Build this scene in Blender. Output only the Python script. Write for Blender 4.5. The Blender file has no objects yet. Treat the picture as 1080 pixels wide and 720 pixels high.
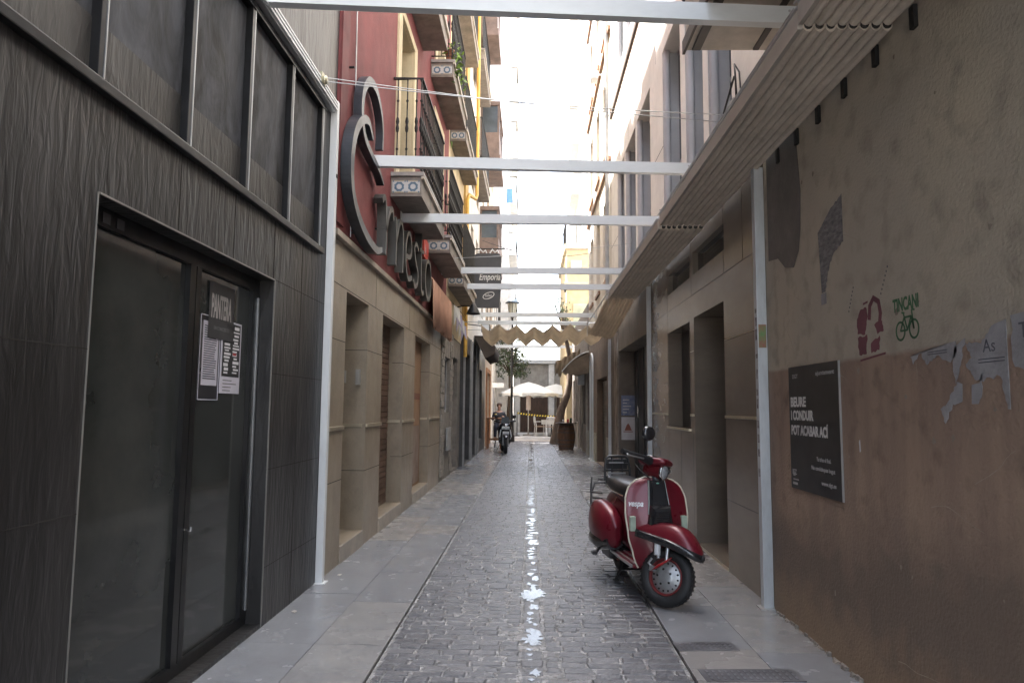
import bpy, bmesh, math, random
from math import sin, cos, pi, radians, sqrt
from mathutils import Vector, Matrix
random.seed(7)
C = bpy.context.scene.collection
scene = bpy.context.scene

# ------------------------------------------------------------------ materials
MATS = {}
def mat(name, col, rough=.6, metal=0., var=.12, vscale=3., bump=0., bscale=40., rvar=.1, coat=0., stretch=(1,1,1),
        col2=None, dirt=0., spec=.5, dist=0., lucent=0.):
    """noise varied principled material in world space; col2 = second tone mixed in by large noise"""
    if name in MATS: return MATS[name]
    m = bpy.data.materials.new(name); m.use_nodes = True; MATS[name] = m
    nt = m.node_tree; N = nt.nodes; L = nt.links
    b = N['Principled BSDF']
    tc = N.new('ShaderNodeTexCoord'); mp = N.new('ShaderNodeMapping'); mp.inputs['Scale'].default_value = stretch
    L.new(tc.outputs['Object'], mp.inputs['Vector'])
    n1 = N.new('ShaderNodeTexNoise'); n1.inputs['Scale'].default_value = vscale; n1.inputs['Detail'].default_value = 6; n1.inputs['Roughness'].default_value = .62; n1.inputs['Distortion'].default_value = dist
    L.new(mp.outputs[0], n1.inputs['Vector'])
    c2 = col2 or tuple(c*(1-var*2) for c in col)
    c1 = col if col2 else tuple(min(1, c*(1+var)) for c in col)
    rp = N.new('ShaderNodeValToRGB'); rp.color_ramp.elements[0].position = .34; rp.color_ramp.elements[1].position = .66
    rp.color_ramp.elements[0].color = (*c2, 1); rp.color_ramp.elements[1].color = (*c1, 1)
    L.new(n1.outputs['Fac'], rp.inputs['Fac'])
    out = rp.outputs['Color']
    if dirt:
        n3 = N.new('ShaderNodeTexNoise'); n3.inputs['Scale'].default_value = vscale*4.3; n3.inputs['Detail'].default_value = 8; n3.inputs['Roughness'].default_value = .7
        L.new(mp.outputs[0], n3.inputs['Vector'])
        r3 = N.new('ShaderNodeValToRGB'); r3.color_ramp.elements[0].position = .46; r3.color_ramp.elements[1].position = .85
        r3.color_ramp.elements[0].color = (0,0,0,1); r3.color_ramp.elements[1].color = (dirt,)*3+(1,)
        L.new(n3.outputs['Fac'], r3.inputs['Fac'])
        mx = N.new('ShaderNodeMixRGB'); mx.blend_type = 'MULTIPLY'; mx.inputs['Color2'].default_value = (.25,.22,.2,1)
        L.new(r3.outputs['Color'], mx.inputs['Fac']); L.new(out, mx.inputs['Color1']); out = mx.outputs[0]
    L.new(out, b.inputs['Base Color'])
    b.inputs['Metallic'].default_value = metal
    b.inputs['Specular IOR Level'].default_value = spec
    b.inputs['Coat Weight'].default_value = coat
    if rvar:
        mr = N.new('ShaderNodeMapRange'); mr.inputs['To Min'].default_value = max(.02, rough-rvar); mr.inputs['To Max'].default_value = min(1, rough+rvar)
        n2 = N.new('ShaderNodeTexNoise'); n2.inputs['Scale'].default_value = vscale*2.3; n2.inputs['Detail'].default_value = 4
        L.new(mp.outputs[0], n2.inputs['Vector']); L.new(n2.outputs['Fac'], mr.inputs['Value']); L.new(mr.outputs[0], b.inputs['Roughness'])
    else: b.inputs['Roughness'].default_value = rough
    if bump:
        n4 = N.new('ShaderNodeTexNoise'); n4.inputs['Scale'].default_value = bscale; n4.inputs['Detail'].default_value = 5; n4.inputs['Distortion'].default_value = dist
        L.new(mp.outputs[0], n4.inputs['Vector'])
        bp = N.new('ShaderNodeBump'); bp.inputs['Strength'].default_value = bump; bp.inputs['Distance'].default_value = .02
        L.new(n4.outputs['Fac'], bp.inputs['Height']); L.new(bp.outputs[0], b.inputs['Normal'])
    if lucent:
        tr = N.new('ShaderNodeBsdfTranslucent'); L.new(out, tr.inputs['Color']); ms = N.new('ShaderNodeMixShader'); ms.inputs[0].default_value = lucent
        L.new(b.outputs[0], ms.inputs[1]); L.new(tr.outputs[0], ms.inputs[2]); L.new(ms.outputs[0], N['Material Output'].inputs['Surface'])
    return m

def nodes_of(m): return m.node_tree.nodes, m.node_tree.links

# ------------------------------------------------------------------ mesh builder (world coordinates, made local on build)
class MB:
    def __init__(s): s.v = []; s.f = []; s.mi = []; s.cur = 0; s.sm = []
    def add(s, vs, fs, smooth=False):
        o = len(s.v); s.v += [tuple(v) for v in vs]
        for f in fs: s.f.append([i+o for i in f]); s.mi.append(s.cur); s.sm.append(smooth)
        return s
    def box(s, x0, x1, y0, y1, z0, z1, bev=0., rot=None, piv=None):
        if bev:
            bm = bmesh.new(); bmesh.ops.create_cube(bm, size=1)
            for v in bm.verts: v.co = Vector(((x0+x1)/2+v.co.x*(x1-x0), (y0+y1)/2+v.co.y*(y1-y0), (z0+z1)/2+v.co.z*(z1-z0)))
            bmesh.ops.bevel(bm, geom=bm.edges[:], offset=min(bev, .45*min(abs(x1-x0), abs(y1-y0), abs(z1-z0))), segments=2, profile=.7, affect='EDGES')
            bm.verts.index_update(); vs = [v.co.copy() for v in bm.verts]; fs = [[v.index for v in f.verts] for f in bm.faces]; bm.free()
        else:
            vs = [Vector(p) for p in ((x0,y0,z0),(x1,y0,z0),(x1,y1,z0),(x0,y1,z0),(x0,y0,z1),(x1,y0,z1),(x1,y1,z1),(x0,y1,z1))]
            fs = [(0,3,2,1),(4,5,6,7),(0,1,5,4),(1,2,6,5),(2,3,7,6),(3,0,4,7)]
        if rot:
            p = Vector(piv or ((x0+x1)/2,(y0+y1)/2,(z0+z1)/2)); vs = [rot @ (v-p) + p for v in vs]
        return s.add(vs, fs)
    def quad(s, a, b, c, d): return s.add([a,b,c,d], [(0,1,2,3)])
    def tube(s, pts, r, n=8, cap=True, closed=False, smooth=True, sq=None):
        """tube along points; r number or list; sq=(w,h,upvector) gives a rectangular section"""
        P = [Vector(p) for p in pts]; k = len(P); rs = r if isinstance(r, (list, tuple)) else [r]*k
        vs = []; up = None
        for i in range(k):
            if closed: t = P[(i+1)%k]-P[i-1]
            else: t = P[min(i+1,k-1)]-P[max(i-1,0)]
            t.normalize()
            if sq:
                u = Vector(sq[2]); a = t.cross(u).normalized(); w, h = sq[0], sq[1]
                vs += [P[i]+a*dx*w/2+u*dz*h/2 for dx, dz in ((-1,-1),(1,-1),(1,1),(-1,1))]; nn = 4; continue
            if up is None: up = Vector((0,0,1)) if abs(t.z) < .9 else Vector((1,0,0))
            a = t.cross(up); a.normalize(); up = a.cross(t).normalized(); nn = n
            vs += [P[i]+(a*cos(2*pi*j/n)+up*sin(2*pi*j/n))*rs[i] for j in range(n)]
        fs = []
        for i in range(k if closed else k-1):
            i2 = (i+1) % k
            for j in range(nn): fs.append((i*nn+j, i*nn+(j+1)%nn, i2*nn+(j+1)%nn, i2*nn+j))
        s.add(vs, fs, smooth and not sq)
        if cap and not closed: s.add(vs[:nn], [tuple(range(nn))[::-1]]); s.add(vs[-nn:], [tuple(range(nn))])
        return s
    def lathe(s, prof, c, n=24, axis='z', M=None, smooth=True):
        """profile of (r, h) round axis through c"""
        vs = []
        for r, h in prof:
            for j in range(n):
                a = 2*pi*j/n; p = (r*cos(a), r*sin(a), h)
                if axis == 'x': p = (h, r*cos(a), r*sin(a))
                if axis == 'y': p = (r*cos(a), h, r*sin(a))
                p = Vector(p)
                if M: p = M @ p
                vs.append(p+Vector(c))
        fs = [(i*n+j, i*n+(j+1)%n, (i+1)*n+(j+1)%n, (i+1)*n+j) for i in range(len(prof)-1) for j in range(n)]
        return s.add(vs, fs, smooth)
    def loft(s, rings, cap=True, closed=True, smooth=True):
        n = len(rings[0]); vs = [p for r in rings for p in r]
        fs = []
        for i in range(len(rings)-1):
            for j in range(n if closed else n-1):
                fs.append((i*n+j, i*n+(j+1)%n, (i+1)*n+(j+1)%n, (i+1)*n+j))
        s.add(vs, fs, smooth)
        if cap and closed: s.add(rings[0], [tuple(range(n))[::-1]], smooth); s.add(rings[-1], [tuple(range(n))], smooth)
        return s
    def prism(s, poly, ax, a0, a1):
        """2D polygon extruded along an axis; poly coordinates are the other two axes in xyz order"""
        def P(p, a):
            if ax == 'x': return (a, p[0], p[1])
            if ax == 'y': return (p[0], a, p[1])
            return (p[0], p[1], a)
        n = len(poly)
        return s.add([P(p,a0) for p in poly]+[P(p,a1) for p in poly], [tuple(range(n))[::-1], tuple(range(n,2*n))]+[(i,(i+1)%n,(i+1)%n+n,i+n) for i in range(n)])
    def xf(s, M):
        s.v = [tuple(M @ Vector(v)) for v in s.v]; return s
    def build(s, name, m, parent=None, solid=0, subd=0, local=False, weld=False):
        me = bpy.data.meshes.new(name)
        off = Vector((0,0,0)) if (parent is None or local) else wloc(parent)
        me.from_pydata([tuple(Vector(v)-off) for v in s.v], [], s.f)
        ms = m if isinstance(m, (list, tuple)) else [m]
        for x in ms: me.materials.append(x)
        me.polygons.foreach_set('material_index', s.mi); me.polygons.foreach_set('use_smooth', s.sm); me.update()
        bm = bmesh.new(); bm.from_mesh(me)
        if weld: bmesh.ops.remove_doubles(bm, verts=bm.verts[:], dist=.0005)
        bmesh.ops.recalc_face_normals(bm, faces=bm.faces[:])
        bm.to_mesh(me); bm.free()
        o = bpy.data.objects.new(name, me); C.objects.link(o)
        if parent: o.parent = parent
        if solid: md = o.modifiers.new('Solidify', 'SOLIDIFY'); md.thickness = solid; md.offset = 0
        if subd: md = o.modifiers.new('Subdivision', 'SUBSURF'); md.levels = subd; md.render_levels = subd
        return o
LOC = {}
def wloc(o):
    v = Vector((0,0,0))
    while o: v += o.location; o = o.parent
    return v
def tag(o, label=None, cat=None, group=None, kind=None):
    if label: o['label'] = label
    if cat: o['category'] = cat
    if group: o['group'] = group
    if kind: o['kind'] = kind
    return o
def thing(name, loc, label, cat, group=None, rz=0):
    o = bpy.data.objects.new(name, None); C.objects.link(o); o.location = loc; o.rotation_euler = (0,0,rz); o.empty_display_size = .2
    return tag(o, label, cat, group)
def copy_tree(o, parent=None):
    c = o.copy(); C.objects.link(c); c.parent = parent
    for ch in [x for x in bpy.data.objects if x.parent == o]: copy_tree(ch, c)
    return c
_TC = {}
def text_mb(txt, size, w=None, bold=0., ext=.002, shear=0., spacing=1., align='LEFT', res=4):
    """flat text mesh verts in local xy (x right, y up), origin at left baseline; w = force width"""
    cu = bpy.data.curves.new('t', 'FONT'); cu.body = txt; cu.size = size; cu.extrude = ext; cu.offset = bold; cu.shear = shear
    cu.space_character = spacing; cu.resolution_u = res
    o = bpy.data.objects.new('t', cu); C.objects.link(o)
    dg = bpy.context.evaluated_depsgraph_get(); me = bpy.data.meshes.new_from_object(o.evaluated_get(dg))
    vs = [v.co.copy() for v in me.vertices]; fs = [list(p.vertices) for p in me.polygons]
    bpy.data.objects.remove(o); bpy.data.curves.remove(cu); bpy.data.meshes.remove(me)
    if vs and w:
        x0 = min(v.x for v in vs); x1 = max(v.x for v in vs); k = w/(x1-x0)
        for v in vs: v.x = (v.x-x0)*k
    return vs, fs
def put_text(mb, txt, size, org, right, up, **kw):
    """place text with origin org, reading along right, up along up"""
    vs, fs = text_mb(txt, size, **kw); R_ = Vector(right); U = Vector(up); Nn = R_.cross(U); o = Vector(org)
    mb.add([o+R_*v.x+U*v.y+Nn*v.z for v in vs], fs); return mb
LW = ((0,1,0),(0,0,1)); RW = ((0,-1,0),(0,0,1)); FW = ((1,0,0),(0,0,1))

def facade(mb, x, y0, y1, z0, z1, ops, dep, side):
    """wall front in plane x with openings (ya,yb,za,zb[,dep]); side=-1: wall on the left (recess goes to -x), +1: on the right"""
    ys = sorted({y0, y1, *[o[0] for o in ops], *[o[1] for o in ops]}); zs = sorted({z0, z1, *[o[2] for o in ops], *[o[3] for o in ops]})
    for i in range(len(ys)-1):
        for j in range(len(zs)-1):
            cy = (ys[i]+ys[i+1])/2; cz = (zs[j]+zs[j+1])/2
            if any(o[0] < cy < o[1] and o[2] < cz < o[3] for o in ops): continue
            mb.quad((x,ys[i],zs[j]),(x,ys[i+1],zs[j]),(x,ys[i+1],zs[j+1]),(x,ys[i],zs[j+1]))
    for o in ops:
        d = (o[4] if len(o) > 4 else dep)*side; a, b, c, e = o[:4]
        mb.quad((x,a,c),(x+d,a,c),(x+d,a,e),(x,a,e)); mb.quad((x,b,c),(x+d,b,c),(x+d,b,e),(x,b,e))
        mb.quad((x,a,c),(x+d,a,c),(x+d,b,c),(x,b,c)); mb.quad((x,a,e),(x+d,a,e),(x+d,b,e),(x,b,e))
def shell(mb, x, xb, y0, y1, z0, z1):
    """the ends, roof and back of a building whose front lies at x"""
    mb.quad((x,y0,z0),(xb,y0,z0),(xb,y0,z1),(x,y0,z1)); mb.quad((x,y1,z0),(xb,y1,z0),(xb,y1,z1),(x,y1,z1))
    mb.quad((x,y0,z1),(xb,y0,z1),(xb,y1,z1),(x,y1,z1)); mb.quad((xb,y0,z0),(xb,y1,z0),(xb,y1,z1),(xb,y0,z1))
def window(p, x, a, b, c, e, side, frame_m, glass_m, nm='window', t=.05, mull=1, rail=0, dx=0):
    """window set at plane x (its outer face); frame bars and one glass pane as sub-part"""
    f = MB(); s = side
    def bar(ya, yb, za, zb): f.box(min(x, x+.05*s), max(x, x+.05*s), ya, yb, za, zb)
    bar(a, b, c, c+t); bar(a, b, e-t, e); bar(a, a+t, c+t, e-t); bar(b-t, b, c+t, e-t)
    for i in range(mull): y = a+(b-a)*(i+1)/(mull+1); bar(y-t/2, y+t/2, c+t, e-t)
    if rail: z = c+(e-c)*rail; bar(a+t, b-t, z-t/2+.001, z+t/2)
    w = f.build(nm, frame_m, p)
    g = MB().box(min(x+.02*s, x+.03*s), max(x+.02*s, x+.03*s), a+.01, b-.01, c+.01, e-.01).build('pane', glass_m, w)
    return w
# ------------------------------------------------------------------ palette
slate = mat('black_slate', (.024,.023,.023), .40, var=.3, vscale=1.2, bump=.34, bscale=11, stretch=(1,2.4,.42), rvar=.12, dist=.7, dirt=.3)
slate_hi = mat('black_slate_upper', (.038,.036,.034), .5, var=.3, vscale=1.1, bump=.5, bscale=11, stretch=(1,2.2,.5), dist=.7)
black_metal = mat('black_metal', (.016,.016,.017), .35, .3, var=.2, vscale=6)
dark_glass = mat('dark_shop_glass', (.042,.046,.045), .07, 0, var=.2, vscale=1.5, rvar=.03, spec=.6)
dusty_glass = mat('dusty_window', (.085,.09,.105), .62, col2=(.02,.02,.02), vscale=2.6, rvar=.15, bump=.2, bscale=12, stretch=(1,1.4,.6), dist=1.2, spec=.2)
steel = mat('galvanised_steel', (.50,.51,.51), .38, .55, var=.08, vscale=4)
white_paint = mat('white_painted_metal', (.66,.68,.69), .42, 0, var=.05, vscale=5, dirt=.12, stretch=(1,1,.3))
white_beam = mat('white_beam_paint', (.70,.73,.74), .4, 0, var=.04, vscale=4, dirt=.12, stretch=(.3,1,1))
red_wall = mat('red_render', (.20,.05,.05), .8, var=.12, vscale=1.6, bump=.25, bscale=60, dirt=.3)
cream_paint = mat('cream_render', (.62,.52,.34), .75, var=.08, vscale=2, bump=.15, bscale=50, dirt=.25)
ochre = mat('ochre_render', (.56,.39,.15), .8, var=.1, vscale=2, bump=.2, bscale=50, dirt=.3)
pale_wall = mat('pale_render', (.70,.66,.59), .8, var=.08, vscale=1.2, bump=.2, bscale=40, dirt=.3)
grey_wall = mat('grey_render', (.34,.32,.30), .8, var=.1, vscale=1.4, bump=.3, bscale=40, dirt=.4)
stone = mat('sandstone_cladding', (.285,.235,.175), .42, col2=(.225,.185,.138), vscale=2.2, bump=.15, bscale=70, dirt=.4, stretch=(1,1,.8))
stone_up = mat('white_stone_facade', (.80,.76,.70), .55, var=.06, vscale=1.5, bump=.1, bscale=60, dirt=.15)
fin_shade = mat('grey_facade_reveal', (.52,.51,.51), .6, var=.08, vscale=1.5)  # greyer than the front stone: shade of the jambs put into the colour
granite = mat('polished_brown_granite', (.225,.188,.15), .22, col2=(.185,.155,.125), vscale=1.6, rvar=.08, dirt=.12, stretch=(1,1,2.5))
granite_dk = mat('dark_granite', (.075,.066,.058), .3, var=.2, vscale=3)
brass = mat('pale_metal_strip', (.62,.55,.42), .32, .8, var=.08)
chrome = mat('chrome', (.72,.72,.72), .14, 1., var=.04)
alu = mat('brushed_aluminium', (.52,.53,.54), .34, .85, var=.1)
dark_door = mat('dark_doorway', (.03,.027,.024), .5, var=.2)
brown_door = mat('olive_brown_door', (.085,.07,.05), .4, var=.15, vscale=2)
shutter = mat('roller_shutter', (.10,.085,.07), .5, .2, var=.15, bump=.2, bscale=20)
white_glass = mat('pale_window_glass', (.10,.12,.14), .08, var=.2, vscale=1, rvar=.04)
canvas = mat('beige_canvas', (.60,.53,.44), .85, var=.08, vscale=3, bump=.15, bscale=80, dirt=.35)
canvas_dk = mat('brown_canvas', (.62,.55,.45), .85, var=.1, vscale=4, dirt=.2, lucent=.6)
canvas_l = mat('beige_canvas_cloth', (.60,.53,.44), .85, var=.08, vscale=3, dirt=.2, lucent=.5)
rubber = mat('black_rubber', (.022,.022,.023), .62, var=.2, vscale=12)
plastic_blk = mat('black_plastic', (.02,.02,.022), .38, var=.15, vscale=8)
sign_metal = mat('dark_grey_sign_metal', (.06,.065,.075), .38, .55, var=.18, vscale=3, dirt=.3)
wood = mat('varnished_wood', (.24,.10,.04), .4, var=.25, vscale=3, stretch=(1,1,8), bump=.1)
wood_dk = mat('dark_brown_wood', (.075,.042,.028), .5, var=.25, vscale=3, stretch=(6,6,1))
bark = mat('tree_bark', (.12,.085,.06), .85, var=.25, vscale=9, bump=.6, bscale=24, stretch=(1,1,.4))
leaf = mat('green_leaf', (.07,.11,.035), .6, var=.35, vscale=4)
leaf_dk = mat('olive_leaf', (.09,.12,.06), .6, var=.35, vscale=5)
paper = mat('white_paper', (.62,.62,.64), .8, var=.06, vscale=8)
ink = mat('black_ink', (.02,.02,.022), .7, rvar=0)
lilac = mat('lilac_paper', (.50,.49,.56), .8, var=.06)
white_cloth = mat('white_canvas', (.78,.79,.78), .8, var=.04, lucent=.3)
tile_w = mat('glazed_white_tile', (.50,.50,.48), .3, var=.05)
tile_b = mat('blue_grey_tile', (.10,.16,.22), .3, var=.1)
tile_y = mat('ochre_tile', (.40,.30,.14), .35, var=.1)
iron = mat('wrought_iron', (.025,.024,.023), .5, .5, var=.2, vscale=9)
soffit = mat('balcony_soffit', (.24,.21,.185), .8, var=.15, vscale=4, dirt=.4)
joint = mat('dark_joint', (.03,.027,.024), .8, rvar=0)
cable = mat('black_cable', (.02,.02,.02), .6, rvar=0)
wire = mat('bare_wire', (.45,.45,.44), .4, .6, rvar=0)

def plaster_material():
    m = mat('stained_plaster', (.3,.24,.17), .72, var=.1, vscale=1.5, bump=.3, bscale=55, rvar=.1)
    N, L = nodes_of(m); b = N['Principled BSDF']
    tc = N.new('ShaderNodeTexCoord'); sp = N.new('ShaderNodeSeparateXYZ'); L.new(tc.outputs['Object'], sp.inputs[0])
    def noise(sc, det=5, st=(1,1,1)):
        mp = N.new('ShaderNodeMapping'); mp.inputs['Scale'].default_value = st; L.new(tc.outputs['Object'], mp.inputs[0])
        n = N.new('ShaderNodeTexNoise'); n.inputs['Scale'].default_value = sc; n.inputs['Detail'].default_value = det; L.new(mp.outputs[0], n.inputs['Vector']); return n.outputs['Fac']
    def math_(op, a, c):
        q = N.new('ShaderNodeMath'); q.operation = op
        for i, t in enumerate((a, c)):
            if hasattr(t, 'links'): L.new(t, q.inputs[i])
            else: q.inputs[i].default_value = t
        return q.outputs[0]
    def step(v, lo, hi):
        r = N.new('ShaderNodeMapRange'); r.inputs['From Min'].default_value = lo; r.inputs['From Max'].default_value = hi; L.new(v, r.inputs['Value']); r.clamp = True; return r.outputs[0]
    def mix(f, a, c):
        q = N.new('ShaderNodeMixRGB')
        if hasattr(f, 'links'): L.new(f, q.inputs[0])
        else: q.inputs[0].default_value = f
        for i, t in ((1, a), (2, c)):
            if hasattr(t, 'links'): L.new(t, q.inputs[i])
            else: q.inputs[i].default_value = (*t, 1)
        return q.outputs[0]
    z = sp.outputs['Z']
    big = noise(.9, 6); fine = noise(7, 8); streak = noise(2.2, 6, (1, 3, .35))
    up = mix(step(big, .4, .62), (.42,.375,.305), (.50,.44,.335))
    up = mix(step(fine, .5, .7), up, (.34,.295,.235))
    low = mix(step(streak, .4, .62), (.28,.20,.155), (.35,.25,.185))
    low = mix(step(fine, .52, .72), low, (.21,.15,.115))
    zz = math_('ADD', z, math_('MULTIPLY', math_('SUBTRACT', fine, .5), .035))
    c = mix(step(zz, 1.66, 1.685), low, up)
    grime = math_('ADD', math_('ADD', z, math_('MULTIPLY', math_('SUBTRACT', big, .5), .9)), math_('MULTIPLY', math_('SUBTRACT', fine, .5), .45))
    c = mix(math_('MULTIPLY', step(grime, .95, .62), .85), c, (.15,.115,.09))
    c = mix(math_('MULTIPLY', step(math_('ADD', z, math_('MULTIPLY', math_('SUBTRACT', fine, .5), .5)), .40, .12), .75), c, (.29,.20,.13))
    L.new(c, b.inputs['Base Color'])
    return m
plaster = plaster_material()

# ------------------------------------------------------------------ ground, road, pavements
g = MB(); g.quad((-400,-200,-.05),(400,-200,-.05),(400,900,-.05),(-400,900,-.05))
tag(g.build('ground', mat('distant_paving', (.28,.26,.24), .8)), kind='structure')

def road():
    m1 = mat('wet_cobble', (.122,.121,.128), .33, col2=(.08,.08,.088), vscale=7, rvar=.1, bump=.4, bscale=60)
    m2 = mat('worn_cobble', (.148,.146,.152), .38, col2=(.10,.098,.105), vscale=9, rvar=.1, bump=.4, bscale=60)
    m3 = mat('dark_cobble', (.10,.098,.105), .3, col2=(.07,.069,.075), vscale=9, rvar=.1, bump=.4, bscale=60)
    mj = mat('wet_joint', (.30,.295,.29), .14, var=.3, vscale=9, rvar=.07, bump=1., bscale=38)
    s = MB(); rnd = random.Random(3)
    def stone_(x0, x1, y0, y1, h, drop=0, bow=0):
        s.cur = rnd.choice((0,0,0,1,2)); t = .006+rnd.random()*.006
        tx = rnd.uniform(-.02,.02); ty = rnd.uniform(-.03,.03); cx, cy = (x0+x1)/2, (y0+y1)/2
        j = lambda: rnd.uniform(-.006,.006)
        base = [(x0+j(),y0+j()+bow*abs(x0)),(x1+j(),y0+j()+bow*abs(x1)),(x1+j(),y1+j()+bow*abs(x1)),(x0+j(),y1+j()+bow*abs(x0))]
        top = [(p[0]+(cx-p[0])*t/(x1-x0)*2.4, p[1]+(cy+bow*abs(cx)-p[1])*t/(y1-y0)*2.2) for p in base]
        zt = lambda p, d=0: h-drop+(p[0]-cx)*tx+(p[1]-cy)*ty-d
        vs = [(p[0],p[1],-.045) for p in base]+[(p[0],p[1],zt(p,.009)) for p in base]+[(p[0],p[1],zt(p)) for p in top]+[(cx,cy+bow*abs(cx),h-drop+.0006)]
        s.add(vs, [(i,(i+1)%4,(i+1)%4+4,i+4) for i in range(4)]+[(i+4,(i+1)%4+4,(i+1)%4+8,i+8) for i in range(4)]+[(i+8,(i+1)%4+8,12) for i in range(4)], False)
    y = .6
    while y < 29.8:
        d = rnd.uniform(.076,.096)
        for side in (-1, 1):
            x = .085 if side > 0 else -.055
            lim = .845 if side > 0 else -.825
            x += side*.0
            first = True
            while abs(x) < abs(lim)-.02:
                w = rnd.uniform(.11,.19)
                if first: w *= rnd.uniform(.45,1); first = False
                e = x+side*w
                if abs(e) > abs(lim)-.05: e = lim
                a, b = min(x,e)+.004, max(x,e)-.004
                stone_(a, b, y+.004, y+d-.004, rnd.gauss(-.002,.0018)-.006*(1-abs(x)/.8)**3)
                x = e
        y += d
    y = .6
    while y < 29.8:
        d = rnd.uniform(.10,.15); stone_(-.048, .078, y+.006, y+d-.006, -.0075+rnd.gauss(0,.0030)); y += d
    s.cur = 3; s.quad((-.84,.5,-.0092),(.86,.5,-.0092),(.86,29.9,-.0092),(-.84,29.9,-.0092))
    o = s.build('road', [m1,m2,m3,mj]); tag(o, kind='structure')
    # standing water in the central gutter
    w = MB(); water = mat('water', (.04,.04,.042), .09, rvar=.06, var=.1, vscale=12, bump=.12, bscale=40)
    blobs = []; yy = 3.2
    while yy < 29.5:
        ry = rnd.uniform(.012,.045+.005*yy)*(1+.05*yy); blobs.append((rnd.uniform(-.012,.042), yy+ry, rnd.uniform(.028,.066), ry, -.0052+rnd.uniform(0,.0012)-(.0008 if yy < 6 else 0))); yy += 2*ry+rnd.uniform(-.04,.05 if yy > 6 else .05)
    for (cx, cy, rx, ry, zz) in blobs+[(.02,5.45,.15,.14,-.0040),(.05,5.52,.11,.10,-.0041),(.00,5.38,.12,.08,-.0042),(.02,4.42,.11,.10,-.0046),(.035,4.50,.08,.09,-.0047)]:
        k = 46; wb = [rnd.uniform(.35,1.3) for _ in range(k)]; wb = [.6*wb[i]+.4*wb[i-1] for i in range(k)]; vs = [(cx+rx*(.62 if cy < 7 else 1)*cos(2*pi*i/k)*wb[i], cy+ry*sin(2*pi*i/k)*wb[i], zz) for i in range(k)]
        w.add(vs, [tuple(range(k))])
    tag(w.build('gutter_water', water), kind='structure')
road()

def pavement(name, x0, x1, ya, yb, seed, split):
    ms = [mat('slab_tan', (.255,.252,.25), .26, col2=(.205,.205,.208), vscale=2.2, rvar=.14, dirt=.15, bump=.12, bscale=30),
          mat('slab_grey', (.235,.242,.255), .24, col2=(.19,.195,.207), vscale=2.4, rvar=.14, dirt=.15, bump=.12, bscale=30),
          mat('slab_rose', (.262,.248,.236), .27, col2=(.215,.208,.202), vscale=2, rvar=.14, dirt=.15, bump=.12, bscale=30),
          mat('slab_joint', (.05,.045,.042), .5, dirt=.3)]
    s = MB(); r = random.Random(seed)
    cols = split
    for (a, b) in cols:
        y = ya-r.random()*.5
        while y < yb:
            L_ = r.choice((.6,.75,.9,1.1)); s.cur = r.choice((0,1,1,2)); z = r.uniform(0,.003)
            s.box(a+.002, b-.002, y+.0025, y+L_-.0025, -.04, .004+z, bev=.002); y += L_
    for _ in range(14):
        cx, cy = r.uniform(x0+.15,x1-.15), r.uniform(3.8,16); a = r.uniform(0,3.1); s.cur = 3
        P = [Vector((cx,cy,0))]
        for _k in range(5): a += r.uniform(-.7,.7); P.append(P[-1]+Vector((cos(a),sin(a),0))*r.uniform(.02,.05))
        for p, q in zip(P, P[1:]):
            n_ = (q-p).cross(Vector((0,0,1))).normalized()*.0022; s.add([(v.x,v.y,.0092) for v in (p-n_,q-n_,q+n_,p+n_)], [(0,1,2,3)])
    s.cur = 3; s.quad((x0,ya-.5,-.004),(x1,ya-.5,-.004),(x1,yb+1,-.004),(x0,yb+1,-.004))
    tag(s.build(name, ms), kind='structure')
pavement('pavement_left', -1.72, -.845, -2, 29.5, 5, ((-1.72,-1.27),(-1.27,-.845)))
pavement('pavement_right', .865, 1.74, -2, 29.5, 9, ((.865,1.31),(1.31,1.74)))
# doorstep strips between slab edge and recessed fronts are inside the buildings
m = mat('plaza_paving', (.36,.33,.30), .5, var=.12, vscale=2, dirt=.3)
tag(MB().box(-14,14,29.95,64,-.04,.004).build('plaza', m), kind='structure')
tag(MB().box(-.72,2.6,31.0,36.5,.006,.12, bev=.01).build('terrace_platform', mat('pale_deck', (.52,.53,.54), .5, var=.06)), kind='structure')

# drain covers in the right pavement
def drain(loc, w, d, rz, label):
    t = thing('drain_cover', loc, label, 'drain cover', rz=rz)
    MB().box(-w/2,w/2,-d/2,d/2,-.003,.0035, bev=.001).build('frame', mat('grey_cast_iron', (.12,.12,.13), .5, .4, var=.2), t, local=True)
    b = MB(); n = int(w/.035)
    for i in range(n):
        x = -w/2+.02+(w-.04)*(i+.5)/n
        for j in range(3):
            y = -d/2+.02+(d-.04)*(j+.5)/3
            b.box(x-.007, x+.007, y-(d-.06)/6.6, y+(d-.06)/6.6, .0036, .006)
    b.build('grating', mat('worn_cast_iron', (.17,.17,.185), .45, .4, var=.2), t, local=True)
drain((1.04,4.30,.006), .36, .15, radians(4), 'smaller far drain cover with raised bars in the right pavement')
drain((1.17,3.86,.006), .52, .17, radians(3), 'larger near drain cover with raised bars in the right pavement')

# ------------------------------------------------------------------ LEFT 1: black clad shop
X = -1.70
t = thing('black_clad_building', (X,1,0), 'black slate clad shop building with deep glazed doorway at left', 'building')
w = MB(); facade(w, X, -4.5, 5.78, 0, 14, [(2.62,4.5,.03,2.22),(-4.5,5.42,2.66,3.84,.10),(-2.2,.2,.03,2.22)], .15, -1); shell(w, X, -8, -4.5, 5.78, 0, 14)
w.build('wall', slate, t)
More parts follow.
